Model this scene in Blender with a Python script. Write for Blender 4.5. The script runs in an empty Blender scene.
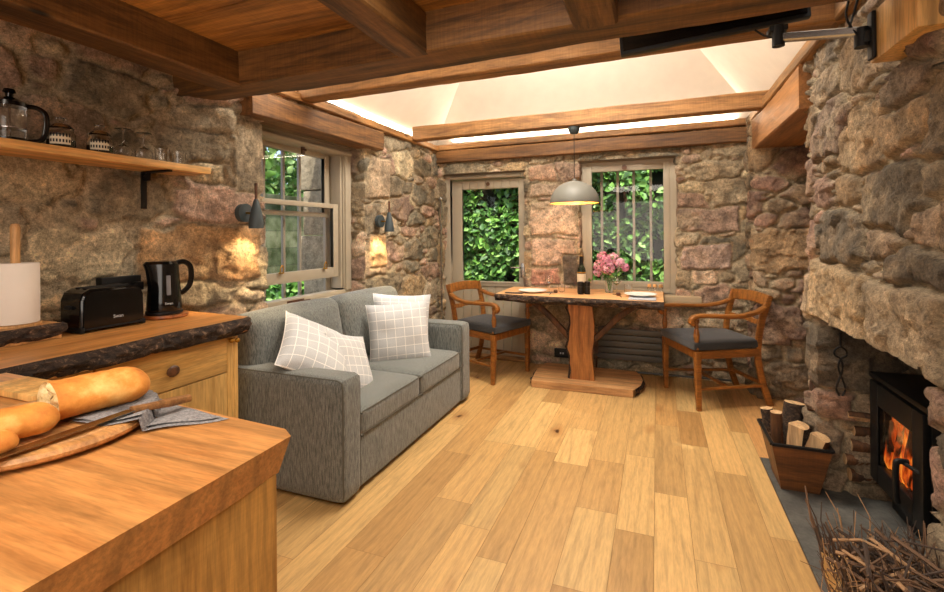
import bpy, bmesh, math, random
import numpy as np
from mathutils import Vector, Matrix
random.seed(7); RN = np.random.RandomState(11)
SC = bpy.context.scene; COL = SC.collection
R = math.radians; PI = math.pi
V = Vector

# ------------------------------------------------------------------ camera, world, lights, exposure
FPX = 475.0
cam_d = bpy.data.cameras.new('camera'); cam = bpy.data.objects.new('camera', cam_d); COL.objects.link(cam)
cam_d.sensor_fit = 'HORIZONTAL'; cam_d.sensor_width = 36.0; cam_d.lens = 36.0*FPX/944.0
cam_d.shift_y = -(296-234.3)/944.0; cam_d.clip_start = .02
yaw = math.atan(185/475.0)
cam.matrix_world = Matrix.Translation((0,0,1.3)) @ Matrix.Rotation(yaw,4,'Z') @ Matrix.Rotation(PI/2,4,'X') @ Matrix.Rotation(R(-0.41),4,'Z')
SC.camera = cam
vs = SC.view_settings
SC.display_settings.display_device = 'sRGB'
vs.view_transform = 'Standard'; vs.look = 'None'; vs.gamma = 1.0; vs.use_curve_mapping = False
vs.exposure = 0.0

w = bpy.data.worlds.new('world'); SC.world = w; w.use_nodes = True
wn = w.node_tree.nodes; bg = wn['Background']
sky = wn.new('ShaderNodeTexSky'); sky.sky_type = 'NISHITA'; sky.sun_disc = False
sky.sun_elevation = R(62); sky.sun_rotation = R(160); sky.dust_density = 2.5
w.node_tree.links.new(sky.outputs['Color'], bg.inputs['Color']); bg.inputs['Strength'].default_value = 0.42

def light(name, kind, loc, rot, energy, col, size=None, size_y=None, **k):
    d = bpy.data.lights.new(name, kind); d.energy = energy; d.color = col
    if kind == 'AREA':
        d.shape = 'RECTANGLE'; d.size = size; d.size_y = size_y or size
    for a, b in k.items(): setattr(d, a, b)
    o = bpy.data.objects.new(name, d); COL.objects.link(o); o.location = loc; o.rotation_euler = rot
    return o
WARM = (1.0, .87, .68)
light('sun', 'SUN', (0,0,6), (R(27), R(12), 0), 7.0, (1,.96,.88), angle=R(1.0))
# kitchen ceiling panels and the room's cove strips on top of the wall plates
light('kitchen_ceiling_light', 'AREA', (-.4,-.5,2.19), (0,0,0), 62, (1,.91,.78), 1.8, 1.2)
light('kitchen_ceiling_light', 'AREA', (-.55,1.0,2.19), (0,0,0), 14, (1,.89,.74), .6, .5)
light('front_fill_light', 'AREA', (-.7,-1.5,1.35), (R(90),0,0), 22, (1,.93,.84), 1.7, 1.3)  # added fill from behind the camera; the front wall has no window
light('cove_light', 'AREA', (-2.26,3.2,2.29), (R(180),R(-25),0), 10, WARM, .05, 2.6)
light('cove_light', 'AREA', (.84,3.2,2.29), (R(180),R(25),0), 10, WARM, .05, 2.6)
light('cove_light', 'AREA', (-.7,4.72,2.29), (R(180+25),0,0), 13, WARM, 2.7, .05)
light('roof_light', 'AREA', (-.72,3.0,3.3), (0,0,0), 120, (1,.93,.82), 1.3, 1.4)

# ------------------------------------------------------------------ materials
def lin(c):
    return tuple(((x/255)/12.92 if x/255 <= .04045 else ((x/255+.055)/1.055)**2.4) for x in c)
def newmat(name):
    m = bpy.data.materials.new(name); m.use_nodes = True
    nt = m.node_tree; b = nt.nodes['Principled BSDF']
    return m, nt, b
def nd(nt, typ, **k):
    n = nt.nodes.new(typ)
    for a, b in k.items(): setattr(n, a, b)
    return n
def mixc(nt, a, b, fac, mode='MIX'):
    n = nt.nodes.new('ShaderNodeMix'); n.data_type = 'RGBA'; n.blend_type = mode
    for s, v in ((n.inputs[0], fac), (n.inputs[6], a), (n.inputs[7], b)):
        if isinstance(v, (int, float)): s.default_value = v
        elif isinstance(v, tuple): s.default_value = (*v[:3], 1)
        else: nt.links.new(v, s)
    return n.outputs[2]
def ramp(nt, fac, stops):
    n = nt.nodes.new('ShaderNodeValToRGB'); nt.links.new(fac, n.inputs[0])
    e = n.color_ramp.elements
    while len(e) < len(stops): e.new(.5)
    for el, (p, c) in zip(e, stops):
        el.position = p; el.color = (*c[:3], 1) if isinstance(c, tuple) else (c,c,c,1)
    return n.outputs[0]
def noise(nt, vec, scale, detail=4, rough=.55, dist=0.0):
    n = nt.nodes.new('ShaderNodeTexNoise'); n.inputs['Scale'].default_value = scale
    n.inputs['Detail'].default_value = detail; n.inputs['Roughness'].default_value = rough
    n.inputs['Distortion'].default_value = dist
    if vec is not None: nt.links.new(vec, n.inputs['Vector'])
    return n.outputs['Fac']
def coords(nt, scale=(1,1,1), rnd=True, kind='Object'):
    tc = nd(nt, 'ShaderNodeTexCoord'); mp = nd(nt, 'ShaderNodeMapping')
    mp.inputs['Scale'].default_value = scale
    src = tc.outputs[kind]
    if rnd:
        oi = nd(nt, 'ShaderNodeObjectInfo'); ml = nd(nt, 'ShaderNodeVectorMath', operation='SCALE')
        cb = nd(nt, 'ShaderNodeCombineXYZ')
        for i, kx in enumerate((13.1, 7.7, 9.3)):
            mm = nd(nt, 'ShaderNodeMath', operation='MULTIPLY'); mm.inputs[1].default_value = kx
            nt.links.new(oi.outputs['Random'], mm.inputs[0]); nt.links.new(mm.outputs[0], cb.inputs[i])
        ad = nd(nt, 'ShaderNodeVectorMath', operation='ADD')
        nt.links.new(src, ad.inputs[0]); nt.links.new(cb.outputs[0], ad.inputs[1]); src = ad.outputs[0]
    nt.links.new(src, mp.inputs['Vector'])
    return mp.outputs['Vector'], src
def bump(nt, b, h, strength=.3, dist=.01):
    n = nd(nt, 'ShaderNodeBump'); n.inputs['Strength'].default_value = strength; n.inputs['Distance'].default_value = dist
    nt.links.new(h, n.inputs['Height']); nt.links.new(n.outputs[0], b.inputs['Normal'])
def plain(name, c, rough=.5, metal=0, **k):
    m, nt, b = newmat(name); b.inputs['Base Color'].default_value = (*lin(c), 1)
    b.inputs['Roughness'].default_value = rough; b.inputs['Metallic'].default_value = metal
    for a, v in k.items(): b.inputs[a.replace('_', ' ')].default_value = v
    v, src = coords(nt); f = noise(nt, src, 9, 3)
    nt.links.new(mixc(nt, tuple(x*.93 for x in lin(c)), tuple(min(1,x*1.06) for x in lin(c)), f), b.inputs['Base Color'])
    return m
def wood(name, light_c, dark_c, axis='Y', rough=.5, grain=1.0, knots=0.0, saw=0.0, bstr=.25, ring=.5):
    m, nt, b = newmat(name)
    s = {'X': (.09,1,1), 'Y': (1,.09,1), 'Z': (1,1,.09)}[axis]
    v, src = coords(nt, s)
    L, D = lin(light_c), lin(dark_c)
    f1 = noise(nt, v, 17*grain, 6, .65, 1.0)
    c = ramp(nt, f1, [(.28, D), (.52, tuple((a*2+b_)/3 for a, b_ in zip(L, D))), (.72, L)])
    wv = nd(nt, 'ShaderNodeTexWave'); wv.wave_type = 'BANDS'; wv.bands_direction = {'X': 'Y', 'Y': 'X', 'Z': 'X'}[axis]
    wv.inputs['Scale'].default_value = 3.6*grain; wv.inputs['Distortion'].default_value = 7; wv.inputs['Detail'].default_value = 1.5
    wv.inputs['Detail Scale'].default_value = .9
    v3, _ = coords(nt, tuple(1 if q < .5 and False else q for q in s)); nt.links.new(v3, wv.inputs['Vector'])
    c = mixc(nt, c, ramp(nt, wv.outputs['Fac'], [(.0,.50),(.22,.92),(.6,1.06)]), ring, 'MULTIPLY')
    f2 = noise(nt, v, 90*grain, 3, .7)
    c = mixc(nt, c, ramp(nt, f2, [(.35, .5), (.62, 1.12)]), .6, 'MULTIPLY')
    f3 = noise(nt, src, 2.2, 2)
    c = mixc(nt, c, ramp(nt, f3, [(.3, .78), (.7, 1.12)]), .7, 'MULTIPLY')
    hgt = f2
    if knots:
        vo = nd(nt, 'ShaderNodeTexVoronoi'); vo.inputs['Scale'].default_value = 3.0
        mp2 = nd(nt, 'ShaderNodeMapping'); mp2.inputs['Scale'].default_value = tuple(.5 if q < .5 else 1.3 for q in s)
        nt.links.new(src, mp2.inputs[0]); nt.links.new(mp2.outputs[0], vo.inputs['Vector'])
        k = ramp(nt, vo.outputs['Distance'], [(.03, 1.0), (.10*knots+.03, 0.0)])
        c = mixc(nt, c, tuple(x*.22 for x in D), k)
    if saw:
        s2 = {'X': (1,.05,.05), 'Y': (.05,1,.05), 'Z': (.05,.05,1)}[axis]
        v2, _ = coords(nt, s2); f4 = noise(nt, v2, 110, 3, .7)
        c = mixc(nt, c, ramp(nt, f4, [(.4, .82), (.6, 1.06)]), saw, 'MULTIPLY')
        f5 = noise(nt, v, 7, 6, .75, .5)
        c = mixc(nt, c, ramp(nt, f5, [(.36, .22), (.50, 1.0)]), saw, 'MULTIPLY')
    nt.links.new(c, b.inputs['Base Color']); b.inputs['Roughness'].default_value = rough
    bump(nt, b, hgt, bstr, .004)
    return m
def mixv(nt, val, k):
    n = nd(nt, 'ShaderNodeMath', operation='MULTIPLY'); nt.links.new(val, n.inputs[0]); n.inputs[1].default_value = k
    return n.outputs[0]
def fabric(name, c1, c2, sc=260, rough=.95, bstr=.5, streak=True):
    m, nt, b = newmat(name)
    v, src = coords(nt, (1,1,.12) if streak else (1,1,1))
    f = noise(nt, v, sc, 3, .7); g = noise(nt, src, sc*1.5, 2, .6); h = noise(nt, src, 3, 2)
    c = ramp(nt, f, [(.36, lin(c2)), (.62, lin(c1))])
    c = mixc(nt, c, ramp(nt, g, [(.35, .72), (.65, 1.15)]), .7, 'MULTIPLY')
    c = mixc(nt, c, ramp(nt, h, [(.3, .92), (.7, 1.06)]), 1.0, 'MULTIPLY')
    nt.links.new(c, b.inputs['Base Color']); b.inputs['Roughness'].default_value = rough
    b.inputs['Sheen Weight'].default_value = .25
    bump(nt, b, g, bstr, .002)
    return m
def attr_mat(name, rough=.9, nscale=30, bstr=.5, extra=None, bdist=.01, var=(.75,1.2)):
    m, nt, b = newmat(name)
    a = nd(nt, 'ShaderNodeAttribute'); a.attribute_name = 'col'
    v, src = coords(nt, rnd=False)
    f = noise(nt, src, nscale, 6, .65); g = noise(nt, src, nscale*.3, 4, .6)
    c = mixc(nt, a.outputs['Color'], ramp(nt, f, [(.3, var[0]), (.7, var[1])]), 1.0, 'MULTIPLY')
    c = mixc(nt, c, ramp(nt, g, [(.3, .82), (.7, 1.12)]), 1.0, 'MULTIPLY')
    nt.links.new(c, b.inputs['Base Color']); b.inputs['Roughness'].default_value = rough
    bump(nt, b, f, bstr, bdist)
    return m, nt, b
def glass_mat(name, tint=(1,1,1), rough=0.0, alpha_mix=.0):
    m, nt, b = newmat(name)
    b.inputs['Base Color'].default_value = (*tint, 1); b.inputs['Roughness'].default_value = rough
    b.inputs['Transmission Weight'].default_value = 1.0; b.inputs['IOR'].default_value = 1.45
    return m
def pane_mat(name, k=.93):
    m = bpy.data.materials.new(name); m.use_nodes = True; nt = m.node_tree; nt.nodes.clear()
    o = nd(nt, 'ShaderNodeOutputMaterial'); t = nd(nt, 'ShaderNodeBsdfTransparent'); g = nd(nt, 'ShaderNodeBsdfGlossy')
    t.inputs[0].default_value = (k,k,k,1); g.inputs['Roughness'].default_value = .02
    fr = nd(nt, 'ShaderNodeFresnel'); fr.inputs[0].default_value = 1.45
    mx = nd(nt, 'ShaderNodeMixShader')
    ge = nd(nt, 'ShaderNodeNewGeometry'); om = nd(nt, 'ShaderNodeMath', operation='SUBTRACT'); om.inputs[0].default_value = 1.0
    nt.links.new(ge.outputs['Backfacing'], om.inputs[1]); mu = nd(nt, 'ShaderNodeMath', operation='MULTIPLY')
    nt.links.new(fr.outputs[0], mu.inputs[0]); nt.links.new(om.outputs[0], mu.inputs[1])
    nt.links.new(mu.outputs[0], mx.inputs[0]); nt.links.new(t.outputs[0], mx.inputs[1]); nt.links.new(g.outputs[0], mx.inputs[2])
    nt.links.new(mx.outputs[0], o.inputs[0]); return m
def emit(name, c, s):
    m, nt, b = newmat(name); b.inputs['Emission Color'].default_value = (*c, 1); b.inputs['Emission Strength'].default_value = s
    b.inputs['Base Color'].default_value = (*c, 1); return m

M = {}
M['beamY'] = wood('old_pine_beam', (146,101,50), (60,39,18), 'Y', .6, .8, .5, .75, .6)
M['beamX'] = wood('old_pine_beam_cross', (146,101,50), (60,39,18), 'X', .6, .8, .5, .75, .6)
M['railY'] = wood('pine_plate', (190,138,80), (112,72,38), 'Y', .6, .9, .5, .6, .5)
M['lintY'] = wood('stained_lintel', (156,108,58), (82,50,24), 'Y', .6, .9, .5, .8, .5)
M['lintX'] = wood('stained_lintel_cross', (156,108,58), (82,50,24), 'X', .6, .9, .5, .8, .5)
M['railX'] = wood('pine_plate_cross', (190,138,80), (112,72,38), 'X', .6, .9, .5, .6, .5)
M['ceil'] = wood('ceiling_pine', (214,152,74), (124,76,30), 'X', .55, .7, .6, .6, .3)
M['oak_lintel'] = wood('oak_lintel', (172,118,66), (118,76,38), 'Y', .55, .8, .6, .1, .3)
M['block'] = wood('pale_pine_block', (238,190,118), (208,154,86), 'Z', .5, .8, 0, 0, .2)
M['island_top'] = wood('island_top_wood', (216,154,90), (192,126,68), 'X', .28, 1.1, 0, 0, .08, .5)
M['island_side'] = wood('rough_sawn_oak', (214,160,84), (168,116,52), 'Z', .6, .9, .2, .3, .4)
M['counter_top'] = wood('worktop_wood', (224,158,88), (196,124,58), 'Y', .35, .7, 0, 0, .1, .3)
M['cab'] = wood('cabinet_ash', (232,186,112), (196,146,76), 'Y', .45, .9, .4, 0, .1, .5)
M['cabz'] = wood('cabinet_ash_upright', (232,186,112), (196,146,76), 'Z', .45, .9, .4, 0, .1, .5)
M['shelf'] = wood('shelf_pine', (246,196,122), (222,160,90), 'Y', .45, .7, .5, 0, .15)
M['chair'] = wood('chair_wood', (170,108,48), (112,66,26), 'X', .35, 1.5, 0, 0, .1)
M['table_top'] = wood('table_top_wood', (244,192,136), (226,164,108), 'X', .4, .8, .2, 0, .15)
M['post'] = wood('table_post_wood', (206,136,68), (140,80,34), 'Z', .5, 1.1, .7, .2, .3)
M['plinth'] = wood('plinth_wood', (224,172,116), (190,134,82), 'X', .5, .8, .1, .2, .3)
M['crate'] = wood('crate_wood', (134,84,40), (62,36,16), 'X', .5, 1.0, .5, .5, .4)
M['logcut'] = wood('split_log_face', (226,190,142), (188,140,92), 'Z', .7, 1.2, 0, 0, .3)
M['board'] = wood('bread_board_wood', (216,160,98), (170,112,60), 'X', .45, 1.2, 0, 0, .15)
M['knife_wood'] = wood('knife_handle_wood', (160,112,64), (100,62,32), 'X', .5, 2, 0, 0, .2)
M['dowel'] = wood('dowel_wood', (232,182,120), (204,146,84), 'Z', .5, 1.5)
M['walnut'] = wood('dark_knob_wood', (110,70,42), (62,36,22), 'X', .4, 2)
M['kettle_board'] = wood('round_board', (176,104,52), (120,64,30), 'X', .4, 2)
M['white'] = plain('painted_plaster', (242,236,226), .9)
M['paint'] = plain('stone_grey_paint', (170,158,138), .45)
M['paint_in'] = plain('stone_grey_paint_bars', (176,164,146), .5)
M['black'] = plain('black_gloss_plastic', (10,10,11), .12)
M['blackm'] = plain('black_matt_metal', (20,20,21), .5, .3)
M['stove'] = plain('black_stove_steel', (24,25,26), .42, .4)
M['rad'] = plain('anthracite_radiator', (84,82,76), .45, .1)
M['chrome'] = plain('brushed_steel', (190,190,190), .25, 1)
M['brass'] = plain('brass', (190,140,60), .3, 1)
M['lampgrey'] = plain('lamp_blue_grey', (62,72,76), .45)
M['pend'] = plain('pendant_grey', (112,110,102), .5)
M['pend_in'] = plain('pendant_gold_lining', (230,170,80), .4)
M['sofa'] = fabric('sofa_tweed', (136,139,134), (84,87,84), 200)
M['piping'] = plain('sofa_piping', (92,90,82), .9)
M['seatpad'] = fabric('charcoal_seat_fabric', (50,50,52), (32,32,34), 300, streak=False)
M['towel'] = fabric('grey_tea_towel', (150,146,146), (104,100,104), 150, streak=False)
M['paper'] = plain('kitchen_paper', (240,232,222), .95)
M['ceramic'] = plain('white_plate', (240,238,232), .2)
M['napkin'] = plain('blue_grey_napkin', (170,176,186), .9)
M['glass'] = glass_mat('clear_glass')
M['pane'] = pane_mat('window_glass')
M['bottle'] = glass_mat('dark_bottle_glass', (.02,.03,.015), .02)
M['bottle'].node_tree.nodes['Principled BSDF'].inputs['Transmission Weight'].default_value = .2
M['label'] = plain('cream_label', (226,214,188), .7)
M['gold'] = plain('gold_foil', (190,150,70), .35, .8)
M['steel'] = plain('knife_steel', (150,145,135), .25, 1)
M['slate'] = None
M['screen'] = plain('tv_screen', (8,9,10), .08)
M['copper'] = plain('door_knob_brown', (120,78,50), .5)
M['printblack'] = plain('black_print', (20,20,22), .6)
M['logo'] = plain('grey_print', (200,200,200), .5)
M['coffee'] = plain('dark_filling', (38,26,18), .9)
M['pale_fill'] = plain('pale_filling', (190,170,150), .9)
M['lens'] = emit('lamp_bulb_glow', (1,.75,.42), 14)
M['flame'] = emit('flame', (1,.32,.05), 3.2)
M['ember'] = emit('embers', (1,.16,.02), 1.6)
def slate():
    m, nt, b = newmat('slate_hearth'); v, src = coords(nt, rnd=False)
    f = noise(nt, src, 7, 6, .65); g = noise(nt, src, 60, 4, .7)
    c = ramp(nt, f, [(.3, lin((58,58,56))), (.7, lin((104,102,96)))])
    c = mixc(nt, c, ramp(nt, g, [(.35,.8),(.65,1.15)]), 1, 'MULTIPLY')
    nt.links.new(c, b.inputs['Base Color']); b.inputs['Roughness'].default_value = .6; bump(nt, b, f, .4, .01); return m
M['slate'] = slate()
def bark():
    m, nt, b = newmat('bark'); v, src = coords(nt, (1,1,1.6))
    f = noise(nt, v, 34, 6, .75, .6); g = noise(nt, v, 11, 4, .6, .8)
    c = ramp(nt, f, [(.34, lin((24,17,13))), (.55, lin((74,54,40))), (.72, lin((176,140,108)))])
    c = mixc(nt, c, ramp(nt, g, [(.35,.5),(.65,1.1)]), .8, 'MULTIPLY')
    nt.links.new(c, b.inputs['Base Color']); b.inputs['Roughness'].default_value = .85; bump(nt, b, f, 1.0, .02); return m
M['bark'] = bark()
def darkwood():
    return wood('bark_edge_brown', (120,78,44), (44,26,16), 'Z', .7, 1.6, 0, .5, .8)
M['brace'] = darkwood()
def check(name, base, line, n=7, t=.055):
    m, nt, b = newmat(name); tc = nd(nt, 'ShaderNodeTexCoord'); sp = nd(nt, 'ShaderNodeSeparateXYZ')
    nt.links.new(tc.outputs['UV'], sp.inputs[0]); outs = []
    for i in (0, 1):
        a = nd(nt, 'ShaderNodeMath', operation='MULTIPLY'); a.inputs[1].default_value = n; nt.links.new(sp.outputs[i], a.inputs[0])
        q = nd(nt, 'ShaderNodeMath', operation='FRACT'); nt.links.new(a.outputs[0], q.inputs[0])
        l = nd(nt, 'ShaderNodeMath', operation='LESS_THAN'); l.inputs[1].default_value = t*2; nt.links.new(q.outputs[0], l.inputs[0]); outs.append(l.outputs[0])
    mx = nd(nt, 'ShaderNodeMath', operation='MAXIMUM'); nt.links.new(outs[0], mx.inputs[0]); nt.links.new(outs[1], mx.inputs[1])
    v, src = coords(nt, kind='UV', rnd=False); g = noise(nt, src, 120, 2)
    c = mixc(nt, lin(base), lin(line), mx.outputs[0]); c = mixc(nt, c, ramp(nt, g, [(.35,.84),(.65,1.08)]), 1, 'MULTIPLY')
    nt.links.new(c, b.inputs['Base Color']); b.inputs['Roughness'].default_value = .95; b.inputs['Sheen Weight'].default_value = .2
    bump(nt, b, g, .3, .002); return m
M['check'] = check('checked_wool', (204,205,206), (250,246,240), 7, .035)
def bread_m(name, stops, sc):
    m, nt, b = newmat(name); v, src = coords(nt); f = noise(nt, src, sc, 6, .65); g = noise(nt, src, sc*5, 3)
    c = ramp(nt, f, stops); nt.links.new(c, b.inputs['Base Color']); b.inputs['Roughness'].default_value = .75
    bump(nt, b, g, .5, .004); return m
M['crust'] = bread_m('bread_crust', [(.3, lin((190,108,36))), (.5, lin((222,146,60))), (.72, lin((246,196,116)))], 14)
M['crumb'] = bread_m('bread_crumb', [(.34, lin((120,84,40))), (.44, lin((222,190,130))), (.7, lin((246,226,178)))], 60)

# ------------------------------------------------------------------ mesh helpers
def setprops(o, label=None, cat=None, group=None, kind=None):
    if label: o['label'] = label
    if cat: o['category'] = cat
    if group: o['group'] = group
    if kind: o['kind'] = kind
    return o
def world_inv(p):
    m = Matrix.Identity(4); chain = []
    while p is not None: chain.append(p); p = p.parent
    for q in reversed(chain): m = m @ (q.matrix_parent_inverse @ q.matrix_basis)
    return m.inverted()
def thing(name, label, cat, loc=(0,0,0), rz=0, group=None):
    o = bpy.data.objects.new(name, None); COL.objects.link(o); o.empty_display_size = .1
    o.location = loc; o.rotation_euler = (0,0,rz); return setprops(o, label, cat, group)
def finish(name, me, mat, parent=None, angle=35, smooth=True):
    mats = mat if isinstance(mat, (list, tuple)) else [mat]
    for m in mats: me.materials.append(m)
    if smooth:
        me.polygons.foreach_set('use_smooth', [True]*len(me.polygons))
        try: me.set_sharp_from_angle(angle=R(angle))
        except Exception: pass
    o = bpy.data.objects.new(name, me); COL.objects.link(o)
    if parent is not None:
        o.parent = parent; o.matrix_parent_inverse = world_inv(parent)
    return o
class MB:
    """collects shapes into one mesh"""
    def __init__(s): s.bm = bmesh.new(); s.mi = 0
    def _tag(s, faces):
        for f in faces: f.material_index = s.mi
    def add(s, verts, faces):
        vs_ = [s.bm.verts.new(v) for v in verts]; out = []
        for f in faces:
            try: out.append(s.bm.faces.new([vs_[i] for i in f]))
            except ValueError: pass
        s._tag(out); return vs_
    def box(s, c, d, rz=0, bev=0, seg=2, mat=None):
        t = bmesh.new(); bmesh.ops.create_cube(t, size=1)
        bmesh.ops.scale(t, vec=d, verts=t.verts)
        if bev: bmesh.ops.bevel(t, geom=t.edges[:], offset=bev, segments=seg, affect='EDGES', profile=.6)
        mm = Matrix.Translation(c) @ (mat if mat is not None else Matrix.Rotation(rz,4,'Z'))
        vv = [mm @ v.co for v in t.verts]; t.verts.index_update()
        s.add(vv, [[v.index for v in f.verts] for f in t.faces]); t.free(); return s
    def lohi(s, a, b, bev=0, seg=2):
        return s.box([(x+y)/2 for x, y in zip(a, b)], [abs(y-x) for x, y in zip(a, b)], 0, bev, seg)
    def bar(s, a, b, w, h, up=(0,0,1), bev=0):
        a, b = V(a), V(b); z = (b-a); L = z.length; z.normalize(); x = V(up).cross(z)
        if x.length < 1e-4: x = V((1,0,0))
        x.normalize(); y = z.cross(x)
        m = Matrix((x, y, z)).transposed().to_4x4()
        return s.box((a+b)/2, (w, h, L), 0, bev, 1, m)
    def sweep(s, pts, sec, up=(0,0,1), scl=None, caps=True):
        pts = [V(p) for p in pts]; n = len(pts); k = len(sec); up = V(up); vv = []
        for i, p in enumerate(pts):
            t = (pts[min(i+1,n-1)] - pts[max(i-1,0)]).normalized()
            x = up.cross(t)
            if x.length < 1e-3: x = V((1,0,0)).cross(t) if abs(t.x) < .9 else V((0,1,0)).cross(t)
            x.normalize(); y = t.cross(x); q = 1 if scl is None else scl[i]
            for (u, v) in sec: vv.append(p + x*u*q + y*v*q)
        ff = [[i*k+j, i*k+(j+1)%k, (i+1)*k+(j+1)%k, (i+1)*k+j] for i in range(n-1) for j in range(k)]
        if caps: ff += [list(range(k))[::-1], [(n-1)*k+j for j in range(k)]]
        s.add(vv, ff); return s
    def tube(s, pts, r, k=8, scl=None, caps=True):
        sec = [(r*math.cos(2*PI*j/k), r*math.sin(2*PI*j/k)) for j in range(k)]
        return s.sweep(pts, sec, (0.013,.021,1) , scl, caps)
    def lathe(s, c, prof, k=24, mat=None):
        c = V(c); vv = []; ff = []
        m = mat.to_3x3() if mat is not None else Matrix.Identity(3)
        n = len(prof)
        for (r, z) in prof:
            for j in range(k):
                a = 2*PI*j/k; vv.append(c + m @ V((r*math.cos(a), r*math.sin(a), z)))
        for i in range(n-1):
            for j in range(k):
                ff.append([i*k+j, i*k+(j+1)%k, (i+1)*k+(j+1)%k, (i+1)*k+j])
        if prof[0][0] > 1e-5: ff.append([j for j in range(k)][::-1])
        if prof[-1][0] > 1e-5: ff.append([(n-1)*k+j for j in range(k)])
        s.add(vv, ff); return s
    def shell(s, c, prof, k=24):     # open lathe, no caps
        c = V(c); vv = []; n = len(prof)
        for (r, z) in prof:
            for j in range(k): a = 2*PI*j/k; vv.append(c + V((r*math.cos(a), r*math.sin(a), z)))
        s.add(vv, [[i*k+j, i*k+(j+1)%k, (i+1)*k+(j+1)%k, (i+1)*k+j] for i in range(n-1) for j in range(k)]); return s
    def cyl(s, a, b, r, k=16, r2=None):
        a, b = V(a), V(b); return s.tube([a, b], r, k, [1, (r2/r if r2 is not None else 1)])
    def ball(s, c, r, sub=2, scale=(1,1,1)):
        t = bmesh.new(); bmesh.ops.create_icosphere(t, subdivisions=sub, radius=1); t.verts.index_update()
        s.add([V(c)+V((v.co.x*r*scale[0], v.co.y*r*scale[1], v.co.z*r*scale[2])) for v in t.verts], [[v.index for v in f.verts] for f in t.faces]); t.free(); return s
    def prism(s, poly, lo, hi, axis='Z'):
        f = {'Z': lambda p, q: (p[0], p[1], q), 'Y': lambda p, q: (p[0], q, p[1]), 'X': lambda p, q: (q, p[0], p[1])}[axis]
        n = len(poly); vv = [f(p, lo) for p in poly] + [f(p, hi) for p in poly]
        s.add(vv, [list(range(n))[::-1], [n+i for i in range(n)]] + [[i, (i+1)%n, n+(i+1)%n, n+i] for i in range(n)]); return s
    def build(s, name, mat, parent=None, angle=35, smooth=True, weld=True):
        bm = s.bm
        if weld: bmesh.ops.remove_doubles(bm, verts=bm.verts, dist=1e-6)
        bmesh.ops.recalc_face_normals(bm, faces=bm.faces)
        me = bpy.data.meshes.new(name); bm.to_mesh(me); bm.free()
        return finish(name, me, mat, parent, angle, smooth)
def rrect(w, h, r=.004):
    o = []
    for sx, sy, a0 in ((1,1,0),(-1,1,90),(-1,-1,180),(1,-1,270)):
        for q in (0,45,90):
            a = R(a0+q); o.append((sx*(w/2-r)+r*math.cos(a), sy*(h/2-r)+r*math.sin(a)))
    return o
def bez(pts, n=10):
    """Catmull-Rom through the points"""
    P = [V(p) for p in pts]; P = [2*P[0]-P[1]] + P + [2*P[-1]-P[-2]]; out = []
    for i in range(1, len(P)-2):
        for q in range(n):
            t = q/n; a, b, c, d = P[i-1:i+3]
            out.append(.5*((2*b)+(c-a)*t+(2*a-5*b+4*c-d)*t*t+(3*b-a-3*c+d)*t**3))
    out.append(P[-2]); return out
def npmesh(name, verts, faces, mat, parent=None, col=None, smooth=True, angle=180):
    me = bpy.data.meshes.new(name); verts = np.asarray(verts, dtype=np.float32); faces = np.asarray(faces, dtype=np.int32)
    me.vertices.add(len(verts)); me.vertices.foreach_set('co', verts.ravel())
    k = faces.shape[1]; me.loops.add(faces.size); me.loops.foreach_set('vertex_index', faces.ravel())
    me.polygons.add(len(faces)); me.polygons.foreach_set('loop_start', np.arange(0, faces.size, k, dtype=np.int32))
    me.update(calc_edges=True); me.validate()
    if col is not None:
        a = me.color_attributes.new('col', 'FLOAT_COLOR', 'POINT'); c4 = np.ones((len(verts), 4), dtype=np.float32); c4[:, :3] = col
        a.data.foreach_set('color', c4.ravel())
    return finish(name, me, mat, parent, angle, smooth)
def copy_tree(o, parent=None):
    c = o.copy(); COL.objects.link(c)
    if parent is not None: c.parent = parent
    for ch in o.children: copy_tree(ch, c)
    return c
def text_mesh(txt, size, mat, parent, mw, name='lettering', ext=.0004):
    cu = bpy.data.curves.new('t', 'FONT'); cu.body = txt; cu.size = size; cu.extrude = ext; cu.align_x = 'CENTER'; cu.align_y = 'CENTER'
    t = bpy.data.objects.new('t', cu); COL.objects.link(t); dg = bpy.context.evaluated_depsgraph_get()
    me = bpy.data.meshes.new_from_object(t.evaluated_get(dg)); bpy.data.objects.remove(t)
    me.transform(mw); me.materials.clear(); return finish(name, me, mat, parent, smooth=False)

# value noise for geometry
def hsh(ix, iy, iz, s):
    n = (ix*374761393 + iy*668265263 + iz*2147483647 + s*1274126177) & 0xffffffff
    n = ((n ^ (n >> 13)) * 1274126177) & 0xffffffff
    return ((n ^ (n >> 16)) & 0xffff) / 65535.0
def vnoise(x, y, z=None, s=0):
    x = np.asarray(x, float); y = np.asarray(y, float); z = np.zeros_like(x) if z is None else np.asarray(z, float)
    ix, iy, iz = [np.floor(q).astype(np.int64) for q in (x, y, z)]; fx, fy, fz = x-ix, y-iy, z-iz
    fx, fy, fz = [q*q*(3-2*q) for q in (fx, fy, fz)]; r = 0
    for a in (0,1):
        for b in (0,1):
            for c in (0,1):
                wgt = (fx if a else 1-fx)*(fy if b else 1-fy)*(fz if c else 1-fz)
                r = r + wgt*hsh(ix+a, iy+b, iz+c, s)
    return r*2-1
def fbm(x, y, f, o=3, s=0):
    r = 0; a = 1.0
    for i in range(o): r = r + a*vnoise(np.asarray(x)*f+i*17.3, np.asarray(y)*f+i*5.1, s=s+i); f *= 2.03; a *= .5
    return r
def sm(x, a, b):
    t = np.clip((x-a)/(b-a), 0, 1); return t*t*(3-2*t)

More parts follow.
